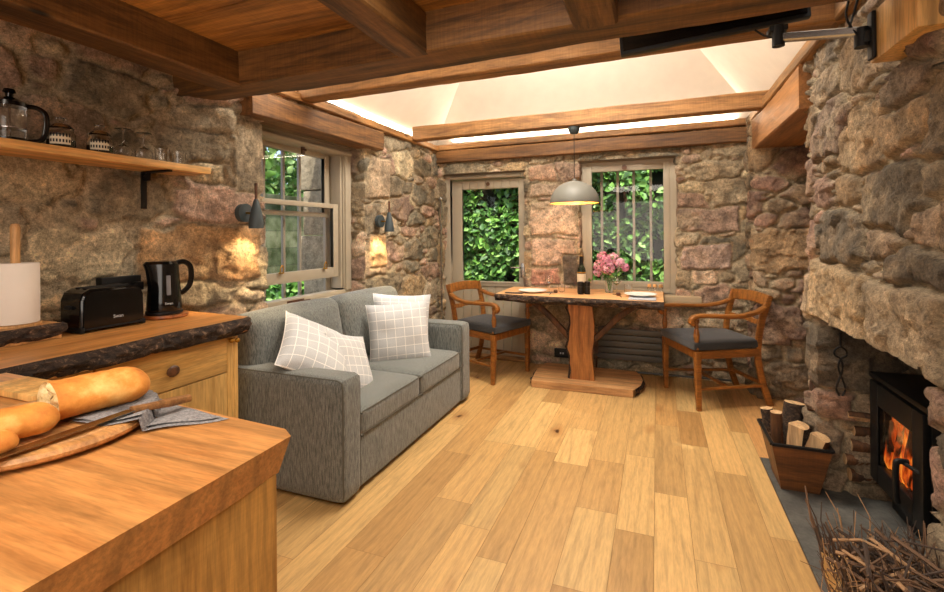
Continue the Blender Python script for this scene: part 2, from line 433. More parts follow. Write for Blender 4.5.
# ------------------------------------------------------------------ rubble stone walls
PAL = [(160,132,120),(182,150,136),(168,152,130),(146,134,116),(196,172,154),(138,130,114),(184,158,124),(150,126,114),(206,188,166),(124,118,106),(176,142,130),(172,160,142),(192,176,148)]
class Field:
    """irregular stones laid in the (s, z) plane of a wall"""
    def __init__(f, s0, s1, z0, z1, seed, boxes=(), big=1.0, amp=1.0, pal=PAL, mw=None):
        f.seed = seed; f.mw = mw; f.amp = amp; rs = np.random.RandomState(seed); f.boxes = boxes
        S = []
        for (rx, rz, tries) in ((.20,.105,260),(.15,.08,700),(.105,.055,1500),(.07,.036,3200),(.045,.022,5200)):
            for _ in range(int(tries*(s1-s0)/4)):
                q = rs.uniform(.85,1.15)*big; a, b = rx*q*rs.uniform(.8,1.25), rz*q*rs.uniform(.8,1.25)
                x, z = rs.uniform(s0,s1), rs.uniform(z0,z1); ok = True
                if S:
                    A = np.array(S); d = ((np.abs(A[:,0]-x)/(A[:,2]+a))**3+(np.abs(A[:,1]-z)/(A[:,3]+b))**3)
                    ok = d.min() > .80
                if ok: S.append((x, z, a, b))
        f.S = np.array(S); n = len(S)
        f.prot = rs.uniform(.35,1.0,n); f.tx = rs.uniform(-1,1,n); f.tz = rs.uniform(-1,1,n)
        p = np.array([lin(tuple(c[q]*.82+sum(c)/3*.18 for q in range(3))) for c in pal]); f.col = p[rs.randint(0,len(p),n)]*rs.uniform(.60,1.14,(n,1))*np.array((1.07,1.0,.84))
        f.mort = np.array(lin((168,150,122)))
    def __call__(f, s, z, amp=None):
        s = np.asarray(s, float); z = np.asarray(z, float)
        ws = s + .022*fbm(s, z, 7, 2, f.seed) + .007*fbm(s, z, 31, 2, f.seed+9)
        wz = z + .018*fbm(s, z, 6, 2, f.seed+4) + .006*fbm(s, z, 29, 2, f.seed+5)
        N = len(s); h = np.zeros(N); e_out = np.zeros(N); col = np.zeros((N,3)); idx = np.zeros(N, int)
        T = .3
        key = np.floor(s/T).astype(int)*1000+np.floor(z/T).astype(int)
        order = np.argsort(key, kind='stable'); ks = key[order]; cut = np.flatnonzero(np.diff(ks))+1
        for grp in np.split(order, cut):
            if len(grp) == 0: continue
            a, b = ws[grp], wz[grp]
            msk = (f.S[:,0] > a.min()-.45) & (f.S[:,0] < a.max()+.45) & (f.S[:,1] > b.min()-.3) & (f.S[:,1] < b.max()+.3)
            I = np.flatnonzero(msk); Q = f.S[I]
            if len(I) < 2: I = np.argsort(np.abs(f.S[:,0]-a.mean())+np.abs(f.S[:,1]-b.mean()))[:4]; Q = f.S[I]
            dx = np.abs(a[:,None]-Q[None,:,0]); dz = np.abs(b[:,None]-Q[None,:,1])
            d = ((dx/Q[None,:,2])**3.0+(dz/Q[None,:,3])**3.0)**(1/3.0)
            p2 = np.argpartition(d, 1, axis=1)[:, :2]; dd = np.take_along_axis(d, p2, 1)
            sw = dd[:,0] > dd[:,1]; first = np.where(sw, p2[:,1], p2[:,0]); F1 = dd.min(1); F2 = dd.max(1)
            k = I[first]; r = np.minimum(f.S[k,2], f.S[k,3])
            e = (F2-F1)*r*.55; e = np.minimum(e, (1.75-F1)*r)
            idx[grp] = k; e_out[grp] = e
        k = idx; hgt = f.prot[k] + .35*(f.tx[k]*(s-f.S[k,0])/f.S[k,2] + f.tz[k]*(z-f.S[k,1])/f.S[k,3])*.6
        col = f.col[k].copy(); e = e_out
        for (a0,a1,b0,b1,c,pr) in f.boxes:
            dd = np.minimum(np.minimum(ws-a0, a1-ws), np.minimum(wz-b0, b1-wz))
            ins = dd > 0; e = np.where(ins, dd, np.minimum(e, np.where(dd > -.05, -dd, 9)))
            hgt = np.where(ins, pr, hgt); col[ins] = lin(c)
        mw = f.mw(s) if f.mw is not None else .004
        stone = .75*sm(e, mw*.5, mw*.5+.010)+.25*sm(e, mw*.5, mw+.03)
        fx = s+.02*fbm(s, z, 22, 2, f.seed+21); fz = z+.02*fbm(s, z, 22, 2, f.seed+22)
        rough = fbm(s, z, 16, 4, f.seed+2)*.13 + facet(fx, fz, .11, f.seed+30)*.30 + facet(fx, fz, .04, f.seed+31)*.10
        am = f.amp if amp is None else amp
        h = am*(stone*(.012+.026*np.clip(hgt,0,1.5)) + stone*rough*.034 + (1-stone)*fbm(s, z, 16, 3, f.seed+6)*.004 + .0035*np.abs(fbm(s, z, 34, 3, f.seed+41))) + .012*fbm(s, z, 1.3, 2, f.seed+8)
        mk = 1 - sm(e, mw*.6, mw*.6+.010)
        mud = sm(fbm(s, z, 3.1, 3, f.seed+7), .45, .9)*.5
        mk = np.clip(mk+mud, 0, 1)
        st = sm(fbm(s, z, 8, 4, f.seed+14), 0, .9)[:,None]*.28; col = col*(1-st)+np.array(lin((186,158,124)))*st
        dk = sm(fbm(s, z, 5, 4, f.seed+15), .3, .9)[:,None]*.4; col = col*(1-dk)+np.array(lin((92,82,66)))*dk
        col = col*(1+.30*fbm(s, z, 14, 3, f.seed+12))[:,None]
        col = col*(1-mk[:,None]) + f.mort*mk[:,None]
        return h, np.clip(col, .01, 1)

def facet(s, z, c, seed):
    '''chipped planar facets: each little cell has its own tilt'''
    gx, gz = s/c, z/c; ix, iz = np.floor(gx).astype(np.int64), np.floor(gz).astype(np.int64); best = np.full(len(s), 9.0); val = np.zeros(len(s)); o = np.zeros_like(ix)
    for a in (-1,0,1):
        for b in (-1,0,1):
            cx, cz = ix+a, iz+b; px = cx+hsh(cx,cz,o,seed); pz = cz+hsh(cx,cz,o,seed+1)
            d = (gx-px)**2+((gz-pz)*1.3)**2; m = d < best; best = np.where(m, d, best)
            v = (hsh(cx,cz,o,seed+2)-.5)*1.2+(gx-px)*(hsh(cx,cz,o,seed+3)-.5)*2+(gz-pz)*(hsh(cx,cz,o,seed+4)-.5)*2
            val = np.where(m, v, val)
    return val
def grid_axis(brk, step):
    out = []
    for a, b in zip(brk[:-1], brk[1:]):
        n = max(1, int(round((b-a)/step))); out += list(np.linspace(a, b, n, endpoint=False))
    return np.array(out+[brk[-1]])
def stone_wall(name, path, side, field, z0, z1, holes=(), step=.0105, mat=None, amp_fn=None, coarse=None):
    """path: (x, y) polyline in plan; side +1 / -1 chooses the room side; holes (s0, s1, za, zb, reveal depth)"""
    P = [V((p[0], p[1])) for p in path]; seg = [(P[i+1]-P[i]) for i in range(len(P)-1)]
    L = [g.length for g in seg]; cum = [0]
    for l in L: cum.append(cum[-1]+l)
    tang = [g.normalized() for g in seg]; nrm = [V((-t.y, t.x))*side for t in tang]
    sb = sorted(set([0, cum[-1]] + cum[1:-1] + [h[i] for h in holes for i in (0,1)])); zb = sorted(set([z0, z1] + [h[i] for h in holes for i in (2,3)]))
    sb = [x for i, x in enumerate(sb) if i == 0 or x-sb[i-1] > 1e-6]
    sa = grid_axis(sb, step); za = grid_axis(zb, step)
    if coarse is not None:
        m_c = (sa > coarse[0]) & (sa < coarse[1]); sa = np.concatenate([sa[~m_c], sa[m_c][::4]]); sa.sort()
    ns, nz = len(sa), len(za)
    base = np.zeros((ns, 2)); nn = np.zeros((ns, 2)); BL = .035
    for i, s in enumerate(sa):
        j = min(max(np.searchsorted(cum, s, side='right')-1, 0), len(seg)-1); base[i] = P[j]+tang[j]*(s-cum[j])
        n = nrm[j].copy()
        for c in range(1, len(P)-1):
            d = s-cum[c]
            if abs(d) < BL:
                mid = (nrm[c-1]+nrm[c]); mid = mid/max(mid.length, .2); t = abs(d)/BL; n = (mid*(1-t)+(nrm[c-1] if d < 0 else nrm[c])*t)
        nn[i] = n
    SS, ZZ = np.meshgrid(sa, za, indexing='ij'); h, col = field(SS.ravel(), ZZ.ravel())
    if amp_fn is not None: h = h*amp_fn(SS.ravel(), ZZ.ravel())
    h = h.reshape(ns, nz); D = np.repeat(nn[:,None,:], nz, 1)
    inside = np.zeros((ns, nz), bool)
    rev = []
    for (a, b, c, d, dep) in holes:
        j = min(max(np.searchsorted(cum, (a+b)/2, side='right')-1, 0), len(seg)-1); t = np.array(tang[j]); n0 = np.array(nrm[j])
        zin = (za >= c-1e-6) & (za <= d+1e-6)
        for edge, sgn in ((a, 1), (b, -1)):
            if edge < 1e-6 or edge > cum[-1]-1e-6: continue
            for i in np.flatnonzero((np.abs(sa-edge) < BL) & ((sa-edge)*sgn <= 1e-6)):
                k = 1-abs(sa[i]-edge)/BL; dirn = n0*(1-k)+(n0+sgn*t)/1.414*k; D[i, zin] = dirn
            q = grid_axis([0, dep], step); QS, QZ = np.meshgrid(q, za[zin], indexing='ij')
            hh, cc = field((edge+sgn*QS).ravel(), QZ.ravel()); hh = hh.reshape(QS.shape)
            b0 = base[np.argmin(np.abs(sa-edge))]
            vv = np.zeros(QS.shape+(3,))
            for r_ in range(len(q)):
                k = max(0, 1-q[r_]/BL); dirn = (sgn*t)*(1-k)+(n0+sgn*t)/1.414*k
                vv[r_,:,:2] = b0 - n0*q[r_] + dirn*hh[r_][:,None]; vv[r_,:,2] = QZ[r_]
            rev.append((vv, cc))
    X = base[:,None,:] + D*h[:,:,None]
    verts = np.concatenate([X, ZZ[:,:,None]], 2).reshape(-1,3)
    sc = (sa[:-1]+sa[1:])/2; zc = (za[:-1]+za[1:])/2; keep = np.ones((ns-1, nz-1), bool)
    for (a, b, c, d, dep) in holes: keep &= ~(((sc > a) & (sc < b))[:,None] & ((zc > c) & (zc < d))[None,:])
    idx = np.arange(ns*nz).reshape(ns, nz)
    F = np.stack([idx[:-1,:-1], idx[1:,:-1], idx[1:,1:], idx[:-1,1:]], 2)[keep]
    if side < 0: pass
    allv = [verts]; allf = [F]; allc = [col]; off = len(verts)
    for vv, cc in rev:
        a, b = vv.shape[:2]; ii = np.arange(a*b).reshape(a, b)+off
        allf.append(np.stack([ii[:-1,:-1], ii[1:,:-1], ii[1:,1:], ii[:-1,1:]], 2).reshape(-1,4)); allv.append(vv.reshape(-1,3)); allc.append(cc); off += a*b
    o = npmesh(name, np.concatenate(allv), np.concatenate(allf), mat, None, np.concatenate(allc)); o['kind'] = 'structure'
    return o
def stone_mat():
    m, nt, b = newmat('rubble_stone'); a = nd(nt, 'ShaderNodeAttribute'); a.attribute_name = 'col'
    v, src = coords(nt, rnd=False)
    f0 = noise(nt, src, 14, 5, .65, .4); f1 = noise(nt, src, 52, 6, .72, .3); f2 = noise(nt, src, 170, 4, .75)
    c = mixc(nt, a.outputs['Color'], ramp(nt, f0, [(.32,.95),(.5,1.32),(.68,1.7)]), 1, 'MULTIPLY')
    c = mixc(nt, c, ramp(nt, f1, [(.34,.48),(.5,1.0),(.66,1.45)]), .9, 'MULTIPLY')
    c = mixc(nt, c, ramp(nt, f2, [(.34,.6),(.66,1.35)]), .8, 'MULTIPLY')
    nt.links.new(c, b.inputs['Base Color']); b.inputs['Roughness'].default_value = .8
    ad = nd(nt, 'ShaderNodeMath', operation='MULTIPLY_ADD'); ad.inputs[1].default_value = 1.6; nt.links.new(f1, ad.inputs[0]); nt.links.new(f2, ad.inputs[2])
    bump(nt, b, ad.outputs[0], 1.0, .011); return m
M['stone'] = stone_mat()

# ------------------------------------------------------------------ room shell
def struct(name, mb, mat, parent=None, **k):
    o = mb.build(name, mat, parent, **k)
    if parent is None: o['kind'] = 'structure'
    return o
# floor planks: real boards of varying width and length with a hair joint between them
def floor_planks():
    rs = np.random.RandomState(5); vv, ff, cc, uu = [], [], [], []
    x = -2.6
    while x < .54:
        wd = rs.choice([.13,.16,.19,.15]); x1 = min(x+wd, .543); y = -1.7+rs.uniform(-.9,0)
        while y < 4.95:
            L = rs.uniform(.5,1.7); y1 = min(y+L, 4.95)
            if y1 > -1.7:
                n = len(vv); g = .0008; vv += [(x+g,y+g,0),(x1-g,y+g,0),(x1-g,y1-g,0),(x+g,y1-g,0)]; ff.append((n,n+1,n+2,n+3))
                t = rs.uniform(0,1); q = rs.uniform(.82,1.08)
                a, b = np.array(lin((220,180,118))), np.array(lin((190,145,88)))
                c = (a*(1-t)+b*t)*q; cc += [c]*4
                o1, o2 = rs.uniform(0,40), rs.uniform(0,40); uu += [(x+o1,y+o2),(x1+o1,y+o2),(x1+o1,y1+o2),(x+o1,y1+o2)]
            y = y1
        x = x1
    # boards running into the alcove beyond the hearth
    x = .543
    while x < 1.15:
        x1 = min(x+.15, 1.2); n = len(vv); g = .0008
        vv += [(x+g,3.16,0),(x1-g,3.16,0),(x1-g,4.95,0),(x+g,4.95,0)]; ff.append((n,n+1,n+2,n+3)); c = np.array(lin((206,154,96))); cc += [c]*4
        uu += [(x+9,3),(x1+9,3),(x1+9,5),(x+9,5)]; x = x1
    m, nt, b = newmat('oak_floorboards')
    a = nd(nt, 'ShaderNodeAttribute'); a.attribute_name = 'col'
    uv = nd(nt, 'ShaderNodeUVMap'); uv.uv_map = 'UVMap'
    mp = nd(nt, 'ShaderNodeMapping'); mp.inputs['Scale'].default_value = (1,.1,1); nt.links.new(uv.outputs[0], mp.inputs[0]); v = mp.outputs[0]
    f = noise(nt, v, 16, 5, .6, 1.6); g = noise(nt, v, 120, 3, .7)
    c = mixc(nt, a.outputs['Color'], ramp(nt, f, [(.3,.78),(.5,1.0),(.7,1.08)]), 1, 'MULTIPLY')
    c = mixc(nt, c, ramp(nt, g, [(.35,.8),(.62,1.08)]), .7, 'MULTIPLY')
    wv = nd(nt, 'ShaderNodeTexWave'); wv.inputs['Scale'].default_value = 7; wv.inputs['Distortion'].default_value = 8; wv.inputs['Detail'].default_value = 2; wv.inputs['Detail Scale'].default_value = .8
    nt.links.new(v, wv.inputs['Vector']); c = mixc(nt, c, ramp(nt, wv.outputs['Fac'], [(.0,.74),(.3,1.0)]), .4, 'MULTIPLY')
    vo = nd(nt, 'ShaderNodeTexVoronoi'); vo.inputs['Scale'].default_value = 2.6; m2 = nd(nt, 'ShaderNodeMapping'); m2.inputs['Scale'].default_value = (1.5,.75,1)
    nt.links.new(uv.outputs[0], m2.inputs[0])
    nn = nt.nodes.new('ShaderNodeTexNoise'); nn.inputs['Scale'].default_value = 9; nt.links.new(m2.outputs[0], nn.inputs['Vector'])
    va = nd(nt, 'ShaderNodeVectorMath', operation='MULTIPLY_ADD'); va.inputs[1].default_value = (.09,.09,.09)
    nt.links.new(nn.outputs['Color'], va.inputs[0]); nt.links.new(m2.outputs[0], va.inputs[2]); nt.links.new(va.outputs[0], vo.inputs['Vector'])
    c = mixc(nt, c, lin((150,96,46)), mixv(nt, ramp(nt, vo.outputs['Distance'], [(.06,1.0),(.24,0.0)]), .6))
    c = mixc(nt, c, lin((74,44,22)), ramp(nt, vo.outputs['Distance'], [(.03,1.0),(.075,0.0)]))
    nt.links.new(c, b.inputs['Base Color']); b.inputs['Roughness'].default_value = .42
    nt.links.new(ramp(nt, f, [(.3,.5),(.7,.36)]), b.inputs['Roughness']); bump(nt, b, g, .12, .002)
    n0 = len(vv); vv += [(-2.7,-1.8,-.006),(1.9,-1.8,-.006),(1.9,5.1,-.006),(-2.7,5.1,-.006)]; ff.append((n0,n0+1,n0+2,n0+3))
    cc += [np.array(lin((150,108,66)))]*4; uu += [(0,0)]*4
    o = npmesh('floor', vv, ff, m, None, np.array(cc), smooth=False)
    ul = o.data.uv_layers.new(name='UVMap'); li = np.zeros(len(o.data.loops), np.int32); o.data.loops.foreach_get('vertex_index', li)
    ul.data.foreach_set('uv', np.array(uu, np.float32)[li].ravel()); o['kind'] = 'structure'
floor_planks()
hb = MB(); hb.lohi((.548,-1.6,-.10),(1.6,3.155,.002), .003); struct('hearth_floor', hb, M['slate'])

fl = Field(-.2, 7, -.2, 2.5, 21, boxes=[
    (4.985+.03,4.985+.36,1.60,1.97,(168,146,120),.9), (4.985,4.985+.22,1.28,1.56,(140,126,104),.5), (4.985,4.985+.30,.95,1.25,(150,128,104),.7),
    (3.70,3.92,1.55,2.0,(150,134,110),.25), (5.02,5.28,1.02,1.30,(196,160,116),.8),
    (3.2,3.85,1.05,1.36,(164,126,84),.6),(1.9,2.42,1.78,2.03,(136,96,72),.4)], big=1.0, mw=lambda s: np.where(s < 3.4, .013, .004))
def left_amp(s, z): return np.where(s < 3.5, .8, 1.0)
stone_wall('wall_left', [(-2.45,-1.6),(-2.45,1.60),(-2.41,1.80),(-2.33,1.95),(-2.23,2.03),(-2.23,4.80)], -1, fl, -.02, 2.26,
           holes=[(3.8835,4.9735,.83,2.14,.17)], mat=M['stone'], amp_fn=left_amp, coarse=(-1,2.2))
PAL_R = [(132,104,94),(150,118,106),(142,122,102),(118,104,88),(160,134,114),(112,98,84),(150,124,96),(128,102,92),(168,146,126),(102,92,82),(146,112,102),(140,124,106)]
PAL_K = [(140,112,92),(158,124,100),(130,112,88),(116,98,78),(150,120,92),(124,104,84),(134,100,80),(146,128,100)]
ff_ = Field(-.2, 3.2, -.2, 2.5, 33, boxes=[
    (1.04,1.50,1.28,1.62,(196,168,142),.95),(1.04,1.50,1.66,1.80,(172,150,128),.6),(1.03,1.30,1.83,1.99,(168,136,112),.7),
    (1.05,1.49,.98,1.25,(184,156,134),.7),(1.36,1.51,.80,1.1,(98,88,80),.6),(1.05,1.33,.78,.96,(174,128,110),.6),
    (2.42,2.9,1.30,1.52,(158,134,118),.7),(2.44,2.84,.98,1.2,(172,148,134),.75)], big=.95, amp=1.0)
stone_wall('wall_back', [(-2.23,4.68),(.745,4.68)], -1, ff_, -.02, 2.26,
           holes=[(.06,1.005,-.02,1.945,.15),(1.515,2.415,.735,2.0,.15)], mat=M['stone'])
fr_ = Field(-.2, 8, -.2, 2.6, 47, boxes=[
    (2.44,3.10,.84,1.15,(160,136,104),1.05),(3.12,3.64,.84,1.12,(150,130,104),.95),
    (.78,1.12,.95,1.2,(162,134,118),.8),(.78,1.10,1.23,1.38,(164,132,116),.7),(.80,1.12,1.42,1.6,(150,130,106),.6),(.80,1.1,1.64,1.84,(168,144,128),.8),(.79,1.12,.2,.55,(142,112,100),.6)],
    big=1.08, amp=1.4, pal=PAL_R)
stone_wall('wall_right', [(.75,4.68),(.75,4.31),(1.12,4.31),(1.12,3.05),(.785,3.05),(.785,-1.6)], -1, fr_, -.02, 2.26,
           holes=[(2.475,3.565,-.02,.88,.65)], mat=M['stone'], coarse=(4.0,9))
fb_ = Field(-.2, 1.6, -.2, 1.3, 52, big=1.2)
stone_wall('wall_fireplace', [(1.42,2.95),(1.42,1.78)], -1, fb_, -.02, 1.1, mat=M['stone'], step=.02)
m_ = MB(); m_.lohi((.80,1.76,.885),(1.5,2.96,1.0)); o = struct('fireplace_soffit', m_, plain('sooty_stone', (58,50,42), .9))
m_ = MB(); m_.lohi((-2.5,-1.7,0),(1.2,-1.62,2.3)); struct('wall_front', m_, M['white'])

# sloping white roof over the sitting end and the boarded ceiling over the kitchen end
e = [(-2.32,1.9,2.235),(-2.32,4.8,2.235),(.88,4.8,2.235),(.88,1.9,2.235),(-.72,1.9,3.835),(-.72,3.2,3.835)]
m_ = MB(); m_.add(e, [(0,1,5,4),(1,2,5),(2,3,4,5)]); struct('ceiling', m_, M['white'], smooth=False)
m_ = MB(); m_.add([(-2.32,1.9,2.2),(.88,1.9,2.2),(-.72,1.9,3.835)], [(0,1,2)]); struct('wall_gable', m_, M['white'], smooth=False)
m_ = MB(); y = -1.65; k = 0
while y < 1.86:
    m_.lohi((-2.5,y+.002,2.215+.001*(k%2)),(.95,min(y+.168,1.87),2.245)); y += .17; k += 1
struct('ceiling_boards', m_, M['ceil'], smooth=False)

def beam(name, a, b, w_, h_, mat, label=None, amp=.004, seed=0, group=None, kind=None, cat='beam', parent=None):
    """hewn timber: w_ across, h_ high, centred on a-b"""
    a, b = V(a), V(b); L = (b-a).length; n = max(4, int(L/.07)); t = (b-a).normalized(); x = V((0,0,1)).cross(t).normalized(); z = t.cross(x)
    sec = []
    for (u, v) in ((-.5,-.5),(.5,-.5),(.5,.5),(-.5,.5)):
        pass
    r = .008; W, H = w_/2, h_/2; pts = []
    for sx, sy, a0 in ((1,1,0),(-1,1,90),(-1,-1,180),(1,-1,270)):
        for q in (0,90): an = R(a0+q); pts.append((sx*(W-r)+r*math.cos(an), sy*(H-r)+r*math.sin(an)))
    full = []
    for i in range(len(pts)):
        p, q = pts[i], pts[(i+1)%len(pts)]; full.append(p)
        d = math.hypot(q[0]-p[0], q[1]-p[1])
        if d > .03:
            for j in range(1, 4): full.append((p[0]+(q[0]-p[0])*j/4, p[1]+(q[1]-p[1])*j/4))
    k = len(full); mb = MB(); vv = []
    for i in range(n+1):
        c = a+(b-a)*i/n
        for (u, v) in full:
            ln = i*L/n; nz = float(vnoise([ln*2.2+seed*7], [u*9+3], [v*9], seed)[0])*amp*1.6 + float(vnoise([ln*14+seed], [u*20], [v*20], seed+3)[0])*amp*.45
            q = 1+nz/max(W, H)*1.0; vv.append(c+x*(u*q)+z*(v*q))
    fc = [[i*k+j, i*k+(j+1)%k, (i+1)*k+(j+1)%k, (i+1)*k+j] for i in range(n) for j in range(k)] + [list(range(k))[::-1], [n*k+j for j in range(k)]]
    mb.add(vv, fc); o = mb.build(name, mat, parent, 30)
    if kind: o['kind'] = kind
    elif label: setprops(o, label, cat, group)
    return o
# main cross beam, joists and the beam along the kitchen wall
beam('cross_beam', (-2.46,1.89,2.145),(.80,1.80,2.145), .19, .19, M['beamX'], 'long dark pine cross beam carrying the joists, nearest the kitchen', seed=1)
beam('cross_beam', (-2.2,2.56,2.262),(.84,2.50,2.262), .12, .13, M['railX'], 'paler pine cross beam just behind the dark main beam under the white roof', seed=2)
beam('tie_beam', (-2.16,4.06,2.262),(.80,4.01,2.262), .11, .125, M['railX'], 'pine tie beam across the white roof, the one the pendant lamp hangs from', seed=3)
beam('ceiling_joist', (-2.015,-1.6,2.142),(-2.015,1.80,2.142), .17, .18, M['beamY'], 'dark pine joist running along the stone wall above the shelf', seed=4)
beam('ceiling_joist', (-.95,-1.6,2.135),(-.95,1.78,2.135), .145, .165, M['beamY'], 'middle ceiling joist meeting the dark main beam left of the picture centre', seed=5)
beam('ceiling_joist', (-.20,-1.6,2.12),(-.20,1.74,2.12), .15, .165, M['beamY'], 'ceiling joist at the top edge right of centre', seed=6)
# window lintels and the plates round the roof opening
beam('window_lintel_beam', (-2.215,2.06,2.07),(-2.215,3.45,2.085),   .16, .15, M['lintY'], 'stained timber lintel above the tall sash window', seed=7, cat='lintel')
beam('window_lintel_beam', (-2.2,4.70,2.125),(.73,4.70,2.135), .20, .125, M['lintX'], 'long timber lintel above the glazed door and the barred window', seed=8, cat='lintel')
beam('alcove_lintel_beam', (.875,3.0,2.075),(.875,4.345,2.075), .33, .24, M['oak_lintel'], 'deep honey-coloured timber lintel over the stone alcove at right', seed=9, cat='lintel')
beam('trim_1', (-2.235,1.97,2.205),(-2.235,4.62,2.215), .14, .055, M['railY'], kind='structure', seed=10)
beam('trim_2', (-2.28,4.66,2.225),(.80,4.66,2.245), .10, .06, M['railX'], kind='structure', seed=11)
beam('trim_3', (.775,1.97,2.235),(.775,4.63,2.24), .13, .075, M['railY'], kind='structure', seed=12)
# fill behind the plates so that the eaves are closed
m_ = MB(); m_.lohi((-2.6,1.9,2.17),(-2.30,4.95,2.26)); m_.lohi((.86,1.9,2.17),(1.3,4.95,2.26)); m_.lohi((-2.6,4.78,2.17),(1.3,5.0,2.26)); struct('wall_head', m_, M['white'])
m_ = MB(); m_.lohi((-2.9,-1.8,2.26),(1.6,1.95,2.30)); struct('ceiling_deck', m_, M['white'])

m_ = MB(); m_.lohi((-2.3,4.70,1.935),(-.95,4.95,2.2)); m_.lohi((-.95,4.70,1.99),(.8,4.95,2.2)); m_.lohi((-2.6,2.0,2.0),(-2.30,3.5,2.2)); m_.lohi((-2.3,4.74,-.1),(-2.17,4.95,2.1)); m_.lohi((-1.23,4.74,-.1),(-.70,4.95,2.1)); m_.lohi((.17,4.74,-.1),(.9,4.95,2.1)); m_.lohi((-.8,4.72,-.1),(.3,4.95,.735)); struct('wall_core', m_, plain('wall_core_stone', (132,116,96), .9))
# ------------------------------------------------------------------ windows and door
def root(name, loc=(0,0,0)):
    o = bpy.data.objects.new(name, None); COL.objects.link(o); o.location = loc; o.empty_display_size = .1; o['kind'] = 'structure'; return o
def rect_frame(mb, ax, c, a0, a1, z0, z1, t, d, bev=.004, tt=None, tb=None):
    """frame in the plane ax = c (axis X or Y), d thick"""
    tt = tt or t; tb = tb or t
    def bx(p0, p1, q0, q1):
        if ax == 'X': mb.lohi((c-d/2,p0,q0),(c+d/2,p1,q1), bev)
        else: mb.lohi((p0,c-d/2,q0),(p1,c+d/2,q1), bev)
    bx(a0, a0+t, z0, z1); bx(a1-t, a1, z0, z1); bx(a0+t, a1-t, z1-tt, z1); bx(a0+t, a1-t, z0, z0+tb)
w1 = root('window_1', (-2.37,2.75,.84))
m_ = MB(); rect_frame(m_, 'X', -2.385, 2.14, 3.285, .835, 2.03, .085, .09, tt=.10, tb=.03); m_.lohi((-2.36,3.185,.86),(-2.325,3.255,1.98), .006); fr = m_.build('frame', M['paint'], w1)
m_ = MB(); m_.lohi((-2.44,3.135,.88),(-2.34,3.155,1.95), .003); m_.lohi((-2.44,3.17,.88),(-2.34,3.185,1.95), .003); m_.lohi((-2.47,3.085,.86),(-2.445,3.22,2.0), .003); m_.build('sash_track', M['paint'], w1)
m_ = MB(); rect_frame(m_, 'X', -2.425, 2.2, 3.08, 1.44, 1.955, .05, .035, tt=.06, tb=.035); m_.build('upper_sash', M['paint'], w1)
m_ = MB(); rect_frame(m_, 'X', -2.375, 2.2, 3.13, .975, 1.545, .06, .035, tt=.035, tb=.075); ls = m_.build('lower_sash', M['paint'], w1)
for y in (2.50, 2.95):
    m_ = MB(); m_.lohi((-2.358,y-.012,1.045),(-2.33,y+.012,1.055), .002); m_.tube(bez([(-2.34,y-.014,1.055),(-2.335,y-.016,1.085),(-2.34,y+.004,1.10),(-2.34,y+.014,1.08),(-2.34,y+.010,1.055)], 5), .0045, 6); m_.build('sash_lift', M['brass'], ls)
m_ = MB(); m_.lohi((-2.427,2.24,1.47),(-2.423,3.04,1.90)); m_.build('pane', M['pane'], w1, smooth=False)
m_ = MB(); m_.lohi((-2.377,2.25,1.04),(-2.373,3.08,1.52)); m_.build('pane', M['pane'], w1, smooth=False)
m_ = MB(); m_.cyl((-2.335,2.1,1.955),(-2.335,3.27,1.955), .022, 14); m_.build('roller_blind', M['paint'], w1)
m_ = MB(); m_.lohi((-2.333,2.68,1.875),(-2.318,2.71,1.925), .004); m_.tube([(-2.32,2.695,1.91),(-2.30,2.695,1.90)], .009, 8); m_.build('blind_catch', M['walnut'], w1)
for y in (2.36,2.50,2.685,2.85):
    m_ = MB(); m_.lohi((-2.51,y-.011,.6),(-2.49,y+.011,2.05), .002); m_.build('window_bar', M['paint_in'], w1)
m_ = MB(); m_.lohi((-2.40,2.12,.80),(-2.20,3.30,.835), .006); m_.build('sill', M['paint'], w1)

w2 = root('window_2', (-.26,4.79,.74))
m_ = MB(); rect_frame(m_, 'Y', 4.80, -.715, .182, .738, 2.01, .075, .09, tb=.05); m_.build('frame', M['paint'], w2)
m_ = MB(); rect_frame(m_, 'Y', 4.775, -.65, .115, .785, 1.955, .058, .05, .006); sa_ = m_.build('sash', M['paint'], w2)
m_ = MB(); m_.lohi((-.60,4.778,.84),(.06,4.782,1.90)); m_.build('pane', M['pane'], w2, smooth=False)
m_ = MB(); m_.cyl((-.285,4.75,1.925),(-.285,4.72,1.925), .02, 14, .024); m_.build('sash_knob', M['walnut'], sa_)
for x in (-.512,-.359,-.209,-.054):
    m_ = MB(); m_.lohi((x-.012,4.89,.6),(x+.012,4.91,2.05), .002); m_.build('window_bar', M['paint_in'], w2)
m_ = MB(); m_.lohi((-.76,4.58,.66),(.36,4.76,.735), .006); sl = m_.build('sill', plain('sandstone_sill', (176,156,126), .8), w2)

d1 = root('door_1', (-1.7,4.79,0))
m_ = MB(); m_.lohi((-2.185,4.72,0),(-2.09,4.85,1.95), .006); m_.lohi((-1.262,4.72,0),(-1.215,4.85,1.95), .006); m_.lohi((-2.09,4.72,1.885),(-1.262,4.85,1.95), .006); m_.build('frame', M['paint'], d1)
m_ = MB()
m_.lohi((-2.085,4.76,.02),(-1.965,4.80,1.88), .004); m_.lohi((-1.335,4.76,.02),(-1.265,4.80,1.88), .004); m_.lohi((-1.965,4.76,1.78),(-1.335,4.80,1.88), .004); m_.lohi((-1.965,4.76,.75),(-1.335,4.80,.80), .004)
dl = m_.build('door_leaf', M['paint'], d1)
m_ = MB()
for i in range(7): m_.lohi((-1.965+.09*i+.002,4.775,.02),(-1.965+.09*(i+1)-.002,4.79,.755), .004)
for i in range(7): m_.lohi((-1.965+.09*i+.002,4.752,1.785),(-1.965+.09*(i+1)-.002,4.76,1.87), .002)
m_.build('boarding', M['paint'], dl)
